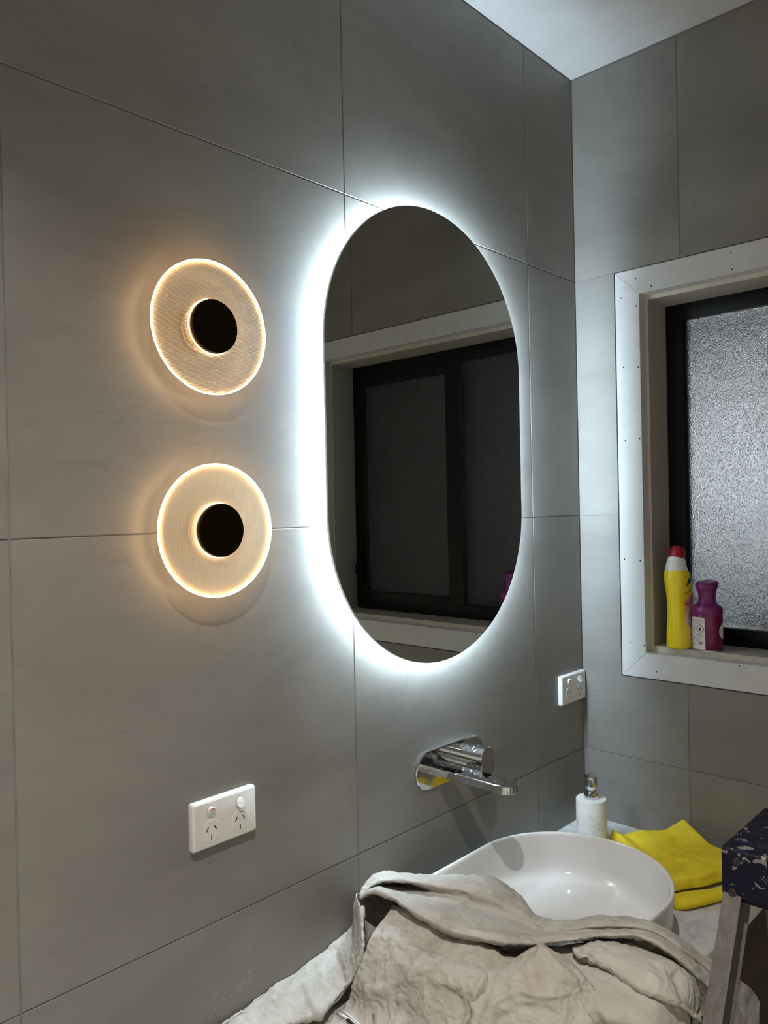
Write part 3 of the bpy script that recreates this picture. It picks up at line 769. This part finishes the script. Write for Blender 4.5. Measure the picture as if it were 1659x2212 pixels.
o = fromfn('spray_top', topfn, MT['purple'], pc); sharp(o, 55)
def on_can(a, h, lift=0.0003):
    d = tc_*math.cos(a)+rc_*math.sin(a); r = 0.0338+lift
    return (PX_+d.x*r, PY_+d.y*r, ZS+h)
def can_patch(name, poly, mat, lift=0.0003, res=0.10):
    bm = bmesh.new(); bm.faces.new([bm.verts.new((p[0], p[1], 0)) for p in poly])
    lo_, hi = min(p[0] for p in poly), max(p[0] for p in poly); k = lo_+res
    while k < hi:
        bmesh.ops.bisect_plane(bm, geom=bm.verts[:]+bm.edges[:]+bm.faces[:], plane_co=(k,0,0), plane_no=(1,0,0)); k += res
    for v in bm.verts: v.co = Vector(on_can(v.co.x, v.co.y, lift))
    me = bpy.data.meshes.new(name); bm.to_mesh(me); bm.free(); return link(name, me, mat, can)
can_patch('label_panel', [(-1.9,0.005),(-0.20,0.005),(-0.24,0.080),(-1.9,0.080)], MT['paper'])
can_patch('label_disc', [(1.32+0.55*math.cos(k*math.pi/18), 0.047+0.0185*math.sin(k*math.pi/18)) for k in range(36)], MT['paper'])
dcx, dcy = -0.56, 0.053; kx = 1/0.0338
def dia(r): return [(dcx-r*kx, dcy), (dcx, dcy-r), (dcx+r*kx, dcy), (dcx, dcy+r)]
can_patch('hazard_diamond', dia(0.0112), MT['blackink'], 0.0005)
can_patch('hazard_diamond', dia(0.0094), MT['paper'], 0.0007)
can_patch('hazard_flame', [(dcx-0.0028*kx,dcy-0.0030),(dcx+0.0028*kx,dcy-0.0030),(dcx+0.0030*kx,dcy),(dcx+0.0006*kx,dcy+0.0050),(dcx-0.0004*kx,dcy+0.0025),(dcx-0.0028*kx,dcy+0.0010)], MT['blackink'], 0.0009)
can_patch('hazard_flame', [(dcx-0.0032*kx,dcy-0.0044),(dcx+0.0032*kx,dcy-0.0044),(dcx+0.0032*kx,dcy-0.0036),(dcx-0.0032*kx,dcy-0.0036)], MT['blackink'], 0.0009)
can_patch('label_line', [(dcx-0.0065*kx,0.0385),(dcx+0.0065*kx,0.0385),(dcx+0.0065*kx,0.0403),(dcx-0.0065*kx,0.0403)], MT['blackink'], 0.0006)
for h in (0.0745,0.0722,0.0699,0.0676,0.0653):
    can_patch('label_line', [(-1.5,h),(-0.30,h),(-0.30,h+0.0009),(-1.5,h+0.0009)], MT['greyink'], 0.0006)
for h in (0.060,0.0575,0.055,0.0525,0.050,0.0475,0.045,0.0425):
    can_patch('label_line', [(-1.5,h),(-0.95,h),(-0.95,h+0.0009),(-1.5,h+0.0009)], MT['greyink'], 0.0006)
for h, a1 in ((0.0352,-0.28),(0.0325,-0.45),(0.0298,-0.62),(0.0274,-0.62),(0.025,-0.50),(0.0226,-0.50),(0.0185,-0.75),(0.0160,-0.75),(0.0135,-0.80)):
    can_patch('label_line', [(-1.4,h),(a1,h),(a1,h+0.0009),(-1.4,h+0.0009)], MT['greyink'], 0.0006)
for k in range(7):
    can_patch('label_mark', [(-0.66+k*0.045,0.0185-0.002*(k % 2)),(-0.63+k*0.045,0.0185-0.002*(k % 2)),(-0.63+k*0.045,0.0230),(-0.66+k*0.045,0.0230)], MT['blackink'], 0.0006)

# ------------------------------------------------------------------ step ladder (in front of the vanity)
lad = thing('step_ladder', 'aluminium step ladder with chipped navy top beside the vanity', 'step ladder', (-0.62, -0.80, 0))
LX0, LX1, LY0, LY1 = -0.650, -0.455, -1.010, -0.587
LZ1 = ZB-0.4783; LZ0 = LZ1-0.076
def topcap(bm):
    # ribbed top tread with turned-down front: profile in x-z swept along y
    prof = []
    n = 26
    x = LX0+0.003
    prof.append((LX0, LZ0+0.008)); prof.append((LX0, LZ1-0.003)); prof.append((LX0+0.003, LZ1))
    stepx = (LX1-LX0-0.006)/n
    for k in range(n):
        deep = 0.0022 if (k % 5) in (1,2,3) else 0.0
        xa = LX0+0.003+k*stepx
        if deep: prof += [(xa+stepx*0.25, LZ1-deep), (xa+stepx*0.55, LZ1-deep), (xa+stepx*0.70, LZ1), (xa+stepx*0.98, LZ1)]
        else: prof += [(xa+stepx*0.98, LZ1)]
    prof += [(LX1, LZ1-0.003), (LX1, LZ0+0.008), (LX1-0.005, LZ0), (LX1-0.008, LZ0), (LX1-0.008, LZ1-0.006), (LX0+0.008, LZ1-0.006), (LX0+0.008, LZ0), (LX0+0.005, LZ0)]
    loft(bm, [[(x, LY0, z) for x, z in prof], [(x, LY1, z) for x, z in prof]])
o = fromfn('top_tread', topcap, MT['navy'], lad); sharp(o, 30); tt_ = o
for (yy, zz) in ((-0.608,-0.4945),(-0.6015,-0.5419),(-0.99,-0.4945),(-0.995,-0.5419)):
    lathe_c = (0,0,0)
    def riv(bm, yy=yy, zz=zz):
        loft(bm, [[(LX0-hh, yy+r*math.cos(a*math.pi/8), ZB+zz+r*math.sin(a*math.pi/8)) for a in range(16)] for r, hh in ((0.0062,-0.001),(0.0060,0.0012),(0.0045,0.0020),(0.0022,0.0022),(0.0018,0.0006))])
    r_ = fromfn('rivet', riv, MT['blackrivet'], tt_, smooth=True)
def channel(bm, top, bot, wf, dw, side, flip=1):
    """c-channel: front flange faces -x*flip, web on the outer side, open towards the middle"""
    th = 0.0022
    y0 = top[1]
    q = [(0,0), (0,wf*side), (th,wf*side), (th,th*side), (dw-th,th*side), (dw-th,wf*side), (dw,wf*side), (dw,0)]
    loft(bm, [[(top[0]+flip*a, y0+b_, top[2]) for a, b_ in q], [(bot[0]+flip*a, bot[1]+b_, bot[2]) for a, b_ in q]])
slope = 0.452
ztop = LZ0+0.030
for side, yy in ((-1, LY1-0.002), (1, LY0+0.002)):
    xt = -0.6485+ (ztop-(ZB-0.558))*slope*0.0
    top = (LX0+0.009, yy, ztop); h = ztop
    bot = (LX0+0.009-slope*h+0.0, yy-side*0.035, 0.0)
    fromfn('front_rail', lambda bm: channel(bm, top, bot, 0.0255, 0.055, side), MT['alu'], lad)
    top2 = (LX1-0.009, yy, ztop); bot2 = (LX1-0.009+0.30*h, yy-side*0.035, 0.0)
    fromfn('rear_rail', lambda bm: channel(bm, top2, bot2, 0.022, 0.030, side, -1), MT['alu'], lad)
    # rubber feet
    for (bx_, nm) in ((bot[0], 0.055), (bot2[0]-0.030, 0.030)):
        box('rubber_foot', (bx_-0.004, bx_+nm+0.004, bot[1]-0.030 if side < 0 else bot[1]-0.004, bot[1]+0.004 if side < 0 else bot[1]+0.030, 0.0, 0.035), MT['blackrivet'], lad, bevel=0.003)
for k, zz in enumerate((0.26, 0.52, 0.78)):
    xs_ = LX0+0.009-slope*(ztop-zz); dyy = 0.035*(ztop-zz)/ztop
    def stepf(bm, xs_=xs_, zz=zz, dyy=dyy):
        bbox(bm, xs_-0.01, xs_+0.075, LY0-dyy+0.005, LY1+dyy-0.005, zz-0.004, zz); bbox(bm, xs_-0.01, xs_-0.006, LY0-dyy+0.005, LY1+dyy-0.005, zz-0.03, zz-0.004)
        bbox(bm, xs_+0.071, xs_+0.075, LY0-dyy+0.005, LY1+dyy-0.005, zz-0.03, zz-0.004)
    fromfn('tread', stepf, MT['alu'], lad)
for zz in (0.35,):
    xr = LX1-0.009+0.30*(ztop-zz)
    box('rear_brace', (xr-0.028, xr-0.004, LY0-0.015, LY1+0.015, zz-0.012, zz+0.012), MT['alu'], lad)

# ------------------------------------------------------------------ drop sheet over basin and bench
def cr(p0, p1, p2, p3, t):
    return 0.5*((2*p1)+(p2-p0)*t+(2*p0-5*p1+4*p2-p3)*t*t+(3*p1-p0-3*p2+p3)*t**3)
def to3(u, v, z):
    d = px_ray(u, v); tt = (ZB+z-CAM.z)/d.z; p = CAM+d*tt
    if p.y > -0.004: tt = (-0.004-CAM.y)/d.y; p = CAM+d*tt
    return np.array(p)
SH_V, SH_F = [], []
CREASES = [([(816,2138),(837,2098),(859,2065)], .0045, 9), ([(863,2156),(890,2110),(905,2096),(960,2090)], .0050, 9), ([(857,2230),(863,2156)], .0035, 8),
           ([(740,2212),(778,2177),(819,2141),(870,2120)], .0040, 10), ([(1000,2230),(1020,2170),(1032,2138),(1055,2107)], .0060, 8), ([(1020,2230),(1045,2165),(1062,2120)], -.0050, 10),
           ([(1167,2043),(1210,2091),(1254,2138),(1275,2180)], .0045, 7), ([(1060,2172),(1119,2138),(1171,2154),(1215,2150)], .0040, 8), ([(1080,2200),(1120,2176),(1180,2180)], -.0045, 10),
           ([(1254,2134),(1270,2170),(1298,2212)], -.0060, 9), ([(1461,2106),(1473,2146),(1505,2190)], -.0070, 9), ([(1005,1934),(1012,1950),(1028,1958)], -.0050, 8), ([(1040,1962),(1100,1985),(1160,2003)], -.0045, 8),
           ([(663,2140),(678,2178),(690,2195)], .0050, 8), ([(722,2056),(735,2090),(744,2119)], -.0050, 9), ([(600,2170),(640,2150),(700,2130)], .0035, 9), ([(560,2200),(600,2190),(650,2185)], -.0035, 9),
           ([(928,1978),(983,2004),(1050,2022),(1110,2033),(1160,2036),(1238,2028),(1315,2021),(1393,2027)], -.0022, 3.5),
           ([(830,2012),(850,2010),(862,2016)], .0060, 5), ([(930,2130),(985,2150),(1010,2190)], -.0040, 12), ([(790,2110),(800,2150),(790,2200)], .0040, 9),
           ([(850,1962),(912,1990),(968,2012),(1022,2036),(1075,2056)], .0055, 9), ([(875,2020),(925,2042),(975,2062),(1040,2082)], -.0045, 11), ([(846,2030),(890,2052),(940,2075),(1000,2094)], .0045, 8),
           ([(1290,2062),(1350,2080),(1420,2120)], .0035, 10), ([(1250,2052),(1275,2068),(1262,2074)], -.0055, 6), ([(930,1905),(1000,1910),(1060,1925)], .0035, 9)]
CR = [(np.array(p, float), a_, w_) for p, a_, w_ in CREASES]
RCI = np.array(RC.transposed()); CAMN = np.array(CAM)
def crease_field(V):
    q = (V.reshape(-1,3)-CAMN) @ RCI.T
    uv = np.stack([W_PX/2+F_PX*q[:,0]/-q[:,2], H_PX/2-F_PX*q[:,1]/-q[:,2]], 1)
    D = np.zeros(len(uv))
    for P_, a_, w_ in CR:
        best = np.full(len(uv), 1e9)
        for A_, B_ in zip(P_[:-1], P_[1:]):
            ab = B_-A_; t_ = np.clip(((uv-A_)@ab)/(ab@ab), 0, 1)
            best = np.minimum(best, np.linalg.norm(uv-(A_+t_[:,None]*ab), axis=1))
        D += a_*np.exp(-(best/w_)**2)
    return D.reshape(V.shape[:2])
def surf(rows, nu, nv, amp=1.0, seed=0.0, world=False, crease=None):
    """rows of (u, v, height) -> smooth surface through all of them, wrinkled along its normals"""
    nu, nv = nu*2, nv*2
    G = np.array([[p if world else (np.array(p[1:]) if len(p) == 4 else to3(*p)) for p in r] for r in rows], float)
    m_, k_ = G.shape[:2]
    H = np.zeros((m_, (k_-1)*nu+1, 3))
    for i in range(m_):
        r = G[i]
        for j in range(k_-1):
            p0, p1, p2, p3 = r[max(j-1,0)], r[j], r[j+1], r[min(j+2,k_-1)]
            for q in range(nu): H[i, j*nu+q] = cr(p0, p1, p2, p3, q/nu)
        H[i, -1] = r[-1]
    K = H.shape[1]; V = np.zeros(((m_-1)*nv+1, K, 3))
    for i in range(m_-1):
        p0, p1, p2, p3 = H[max(i-1,0)], H[i], H[i+1], H[min(i+2,m_-1)]
        for q in range(nv): V[i*nv+q] = cr(p0, p1, p2, p3, q/nv)
    V[-1] = H[-1]
    du = np.gradient(V, axis=1); dv = np.gradient(V, axis=0); N = np.cross(du, dv)
    N /= (np.linalg.norm(N, axis=2, keepdims=True)+1e-12)
    N *= np.where((N*(CAMN-V)).sum(axis=2, keepdims=True) < 0, -1.0, 1.0)
    DC = crease_field(V)
    base = len(SH_V); R_, C_ = V.shape[:2]
    for i in range(R_):
        for j in range(C_):
            p = Vector(V[i,j]); s_ = p*1.0+Vector((seed,0,0))
            n1 = noise.noise(s_*20); n2 = noise.noise(Vector((s_.x*38+s_.y*14, s_.y*38-s_.x*14, s_.z*30))+Vector((n1,n1,0))*0.6)
            n3 = noise.noise(Vector((s_.x*95, s_.y*60+s_.x*40, s_.z*80))+Vector((n2,0,n1))*0.7)
            d = 0.0050*n1 + 0.0050*(0.45-abs(n2)**0.7) + 0.0030*(0.40-abs(n3)**0.75) + 0.0009*noise.noise(s_*240)
            p = p+Vector(N[i,j])*(d*amp+DC[i,j])
            if p.y > -0.0025: p.y = -0.0025
            SH_V.append(p)
    for i in range(R_-1):
        for j in range(C_-1):
            a = base+i*C_+j; SH_F.append((a, a+1, a+C_+1, a+C_))
def sides(rows, du0=-5, du1=5, dz=-.03): return [[(r[0][0]+du0, r[0][1]+3, r[0][2]+dz)]+list(r)+[(r[-1][0]+du1, r[-1][1]+3, r[-1][2]+dz)] for r in rows]
def tuck(row, dv, dz): return [(u, v+dv, z+dz) for u, v, z in row]
# upper roll with hem
b0 = [(776,1932,-.63),(797,1903,-.625),(820,1888,-.622),(858,1886,-.622),(930,1891,-.635),(1000,1892,-.645),(1062,1896,-.65),(1125,1938,-.662),(1160,1978,-.668),(1225,1989,-.66),(1300,1980,-.645),(1400,1989,-.64),(1470,2028,-.66),(1548,2094,-.70)]
c0 = [(780,1936,-.63),(802,1914,-.615),(825,1904,-.61),(870,1903,-.61),(935,1912,-.625),(1000,1920,-.63),(1060,1935,-.635),(1125,1965,-.65),(1165,1996,-.655),(1228,2004,-.648),(1300,1998,-.635),(1400,2006,-.63),(1470,2045,-.645),(1546,2105,-.69)]
d0 = [(779,1938,-.635),(806,1916,-.635),(830,1911,-.645),(880,1912,-.645),(925,1928,-.642),(990,1945,-.645),(1055,1968,-.65),(1120,1992,-.655),(1165,2008,-.655),(1230,2014,-.65),(1305,2006,-.64),(1400,2012,-.635),(1468,2051,-.65),(1544,2112,-.695)]
e0 = [(777,1938,-.63),(803,1920,-.615),(838,1926,-.612),(884,1947,-.615),(928,1967,-.618),(983,1993,-.62),(1050,2012,-.622),(1110,2025,-.625),(1160,2030,-.63),(1235,2024,-.63),(1310,2016,-.625),(1395,2022,-.622),(1460,2056,-.635),(1540,2122,-.69)]
f0 = [(780,1942,-.635),(806,1930,-.62),(840,1940,-.618),(882,1966,-.62),(925,1988,-.625),(980,2014,-.628),(1048,2032,-.63),(1110,2040,-.632),(1160,2041,-.635),(1238,2032,-.635),(1315,2026,-.632),(1393,2032,-.63),(1452,2066,-.64),(1530,2134,-.69)]
surf([tuck(b0,10,-.05), b0, c0, d0, e0, f0, tuck(f0,-4,-.03), tuck(f0,-12,-.06)], 9, 8, 0.75)
# body
b1 = [(846,1960,-.645),(874,1970,-.645),(912,1992,-.645),(968,2014,-.648),(1022,2038,-.65),(1070,2056,-.655),(1110,2068,-.66),(1180,2090,-.68)]
c1 = [(825,1990,-.65),(870,1998,-.648),(912,2018,-.65),(965,2040,-.650),(1020,2060,-.648),(1068,2074,-.652),(1105,2084,-.656),(1180,2110,-.665)]
d1 = [(812,2008,-.657),(866,2012,-.653),(903,2034,-.654),(955,2057,-.652),(1010,2076,-.650),(1058,2090,-.652),(1097,2099,-.656),(1178,2125,-.68)]
e1 = [(800,2028,-.662),(850,2030,-.655),(888,2053,-.654),(938,2076,-.652),(994,2093,-.649),(1048,2108,-.650),(1088,2116,-.655),(1170,2142,-.673)]
f1 = [(785,2070,-.69),(835,2075,-.675),(885,2090,-.665),(935,2105,-.660),(990,2125,-.656),(1045,2140,-.657),(1090,2150,-.662),(1170,2175,-.68)]
g1 = [(765,2125,-.73),(820,2135,-.71),(870,2145,-.70),(925,2160,-.69),(985,2175,-.685),(1045,2190,-.685),(1090,2200,-.69),(1170,2220,-.69)]
h1 = [(745,2180,-.765),(800,2200,-.75),(860,2215,-.74),(915,2235,-.73),(985,2250,-.72),(1045,2260,-.715),(1090,2265,-.715),(1170,2280,-.715)]
i1 = [(700,2290,-.768),(770,2330,-.768),(840,2350,-.766),(905,2370,-.764),(985,2390,-.762),(1045,2400,-.76),(1100,2410,-.76),(1180,2420,-.76)]
def hang(x0, x1, n, levels): return [[('w', x0+(x1-x0)*k/(n-1), y-0.006*math.sin(k*2.1+y*40), ZB+z) for k in range(n)] for y, z in levels]
surf([tuck(b1,-4,-.05), b1, c1, d1, e1, f1, g1, h1, i1]+hang(-1.13,-0.90,8,((-0.44,-.766),(-0.492,-.772),(-0.503,-.84),(-0.510,-1.05))), 14, 10, 1.0, 3.0)
# flap lying along the wall
b2 = [(773,1932,-.635),(768,1965,-.67),(763,2000,-.715),(752,2014,-.722),(720,2040,-.74),(680,2073,-.745),(640,2103,-.75),(580,2145,-.752),(530,2183,-.754),(485,2215,-.756),(440,2250,-.757)]
c2 = [(778,1950,-.635),(774,1985,-.665),(768,2030,-.70),(760,2055,-.715),(735,2075,-.735),(700,2105,-.742),(665,2130,-.746),(610,2170,-.748),(560,2205,-.75),(515,2235,-.752),(470,2270,-.753)]
d2 = [(783,1960,-.64),(783,2010,-.66),(784,2050,-.68),(775,2085,-.705),(757,2117,-.73),(725,2155,-.745),(690,2188,-.75),(640,2208,-.754),(590,2230,-.756),(545,2262,-.757),(500,2300,-.757)]
surf([tuck(b2,6,-.02), b2, c2, d2, tuck(d2,-4,-.022)], 9, 16, 0.9, 7.0)
surf([[(783,1938,-.65),(812,1926,-.66),(866,1938,-.675)], [(785,1995,-.685),(806,1988,-.69),(842,1980,-.69)], [(788,2050,-.715),(795,2045,-.722),(802,2040,-.725)], [(776,2100,-.75),(785,2098,-.755),(795,2095,-.755)]], 10, 10, 0.7, 9.0)
# sheet on the bench left of the basin
surf([[(-1.42+0.062*k, y, ZB+z) for k in range(9)] for y, z in ((-0.09,-.7735),(-0.17,-.770),(-0.25,-.769),(-0.33,-.769),(-0.41,-.769),(-0.472,-.769),(-0.489,-.775),(-0.494,-.80),(-0.497,-.90),(-0.502,-1.05))], 8, 8, 0.7, 11.0, True)
# peaked fold
b3 = [(1068,2098,-.655),(1118,2068,-.635),(1167,2043,-.614),(1215,2068,-.627),(1275,2122,-.652),(1315,2186,-.685)]
c3 = [(1050,2115,-.655),(1105,2095,-.637),(1165,2075,-.618),(1215,2095,-.628),(1265,2140,-.655),(1305,2200,-.688)]
d3 = [(1030,2150,-.667),(1100,2140,-.652),(1165,2130,-.640),(1210,2140,-.645),(1250,2170,-.665),(1290,2220,-.692)]
e3 = [(1020,2215,-.688),(1095,2210,-.683),(1160,2205,-.678),(1205,2210,-.678),(1245,2225,-.690),(1280,2250,-.702)]
f3 = [(1010,2330,-.745),(1095,2330,-.742),(1160,2330,-.738),(1205,2330,-.738),(1250,2330,-.74),(1290,2330,-.74)]
surf(sides([tuck(b3,8,-.045), b3, c3, d3, e3, f3], 6, -6)+hang(-1.00,-0.74,8,((-0.497,-.770),(-0.512,-.85),(-0.520,-1.08))), 14, 12, 1.0, 15.0)
# fold to the right of it
b4 = [(1240,2045,-.645),(1298,2036,-.64),(1357,2041,-.64),(1437,2072,-.645),(1494,2108,-.665),(1514,2150,-.70)]
c4 = [(1245,2058,-.64),(1300,2056,-.63),(1365,2066,-.63),(1430,2098,-.637),(1485,2135,-.66),(1508,2175,-.70)]
d4 = [(1254,2070,-.65),(1315,2100,-.645),(1370,2128,-.645),(1425,2150,-.652),(1478,2175,-.675),(1512,2206,-.71)]
surf(sides([tuck(b4,6,-.05), b4, c4, d4, tuck(d4,-4,-.03), tuck(d4,-10,-.06)], 4, 2, -.012), 12, 10, 0.85, 19.0)
# layer under the folds, over the front rim
surf([[(1090,2050,-.668),(1180,2045,-.662),(1260,2040,-.656),(1340,2040,-.652),(1420,2057,-.655),(1500,2107,-.695)],
      [(1100,2080,-.668),(1190,2075,-.660),(1265,2075,-.653),(1345,2085,-.651),(1425,2110,-.656),(1500,2150,-.702)],
      [(1110,2120,-.670),(1200,2125,-.662),(1275,2130,-.655),(1350,2145,-.655),(1425,2165,-.667),(1490,2200,-.712)],
      [(1110,2190,-.700),(1210,2200,-.692),(1285,2210,-.687),(1355,2225,-.692),(1425,2245,-.702),(1490,2270,-.742)]]+hang(-0.90,-0.52,6,((-0.496,-.770),(-0.509,-.85),(-0.516,-1.06))), 8, 10, 0.7, 29.0)
# part hanging over the front of the bench
rows = []
for y, z, fold in ((-0.36,-.690,0),(-0.43,-.700,0.2),(-0.475,-.735,0.5),(-0.492,-.775,0.8),(-0.500,-.83,1),(-0.505,-.92,1.2),(-0.51,-1.03,1.4),(-0.515,-1.15,1.5)):
    r = []
    for k in range(13):
        s_ = k/12; xr = float(np.interp(-z, [0.69,0.775,0.84,0.89,0.93,1.03,1.15], [-0.53,-0.44,-0.36,-0.275,-0.285,-0.33,-0.36]))
        x = -0.93+(xr+0.93)*s_
        r.append((x, y-0.010*fold*math.sin(s_*21+z*3)-0.012*fold*s_, ZB+z-0.02*s_*(1-min(1,fold))))
    rows.append(r)
surf(rows, 9, 9, 1.0, 23.0, True)
me = mesh('drop_sheet', SH_V, SH_F)
ds = link('drop_sheet', me, MT['sheet'], None, True, org=(-0.8, -0.3, ZT))
setp(ds, 'crumpled beige canvas drop sheet bunched over the basin and bench', 'drop sheet')
sm = ds.modifiers.new('thickness', 'SOLIDIFY'); sm.thickness = 0.0016; sm.offset = 1.0

# cable offcuts lying on the sheet
from mathutils.bvhtree import BVHTree
BV = BVHTree.FromPolygons([tuple(v) for v in SH_V], SH_F)
def on_sheet(u, v, lift):
    hit = BV.ray_cast(CAM, px_ray(u, v).normalized())[0]
    p = hit if hit is not None else Vector(to3(u, v, -.75))
    return p + Vector((0, 0, lift))
co_ = thing('cable_offcut', 'white flat cable offcut with black core lying on the drop sheet', 'cable', tuple(on_sheet(745,2202,0)))
fromfn('white_sheath', lambda bm: tube(bm, [on_sheet(728,2193,.005), on_sheet(742,2201,.005), on_sheet(758,2212,.005), on_sheet(780,2232,.005)], [0.0012,0.0021,0.0021,0.0021]), MT['whitecable'], co_, smooth=True)
fromfn('white_sheath', lambda bm: tube(bm, [on_sheet(736,2189,.007), on_sheet(752,2199,.006), on_sheet(768,2212,.005), on_sheet(788,2232,.004)], [0.0008,0.0012,0.0012,0.0012]), MT['whitecable'], co_, smooth=True)
fromfn('black_core', lambda bm: tube(bm, [on_sheet(750,2209,.005), on_sheet(758,2215,.005), on_sheet(770,2225,.005)], 0.0024), MT['blackrivet'], co_, smooth=True)
o = fromfn('wire_snippet', lambda bm: tube(bm, [on_sheet(805,2196,.004), on_sheet(807,2204,.003), on_sheet(808,2216,.003), on_sheet(810,2230,.003)], 0.0008), MT['copper'], None, smooth=True, org=tuple(on_sheet(807,2204,0)))
setp(o, 'thin bare metal wire snippet on the drop sheet', 'wire')

# plaster flecks stuck to the wall above the sheet
def flecks(bm):
    rnd = random.Random(5)
    for k in range(150):
        u = rnd.gauss(515, 40); v = 2150+(515-u)*0.75+rnd.gauss(0, 16) - (rnd.random()**3)*40
        p = px_plane(u, v, 1, -0.0003); r = rnd.uniform(0.0002, 0.0009)*(1.6 if k < 14 else 1)
        vs = [bm.verts.new(p+Vector((rnd.uniform(-1,1)*r, -abs(rnd.uniform(0,0.4))*r, rnd.uniform(-1,1)*r))) for _ in range(4)]
        for f in ((0,1,2),(0,2,3),(0,3,1),(1,3,2)): bm.faces.new([vs[i] for i in f])
fl = fromfn('plaster_flecks', flecks, MT['dust'], wb); fl['kind'] = 'stuff'
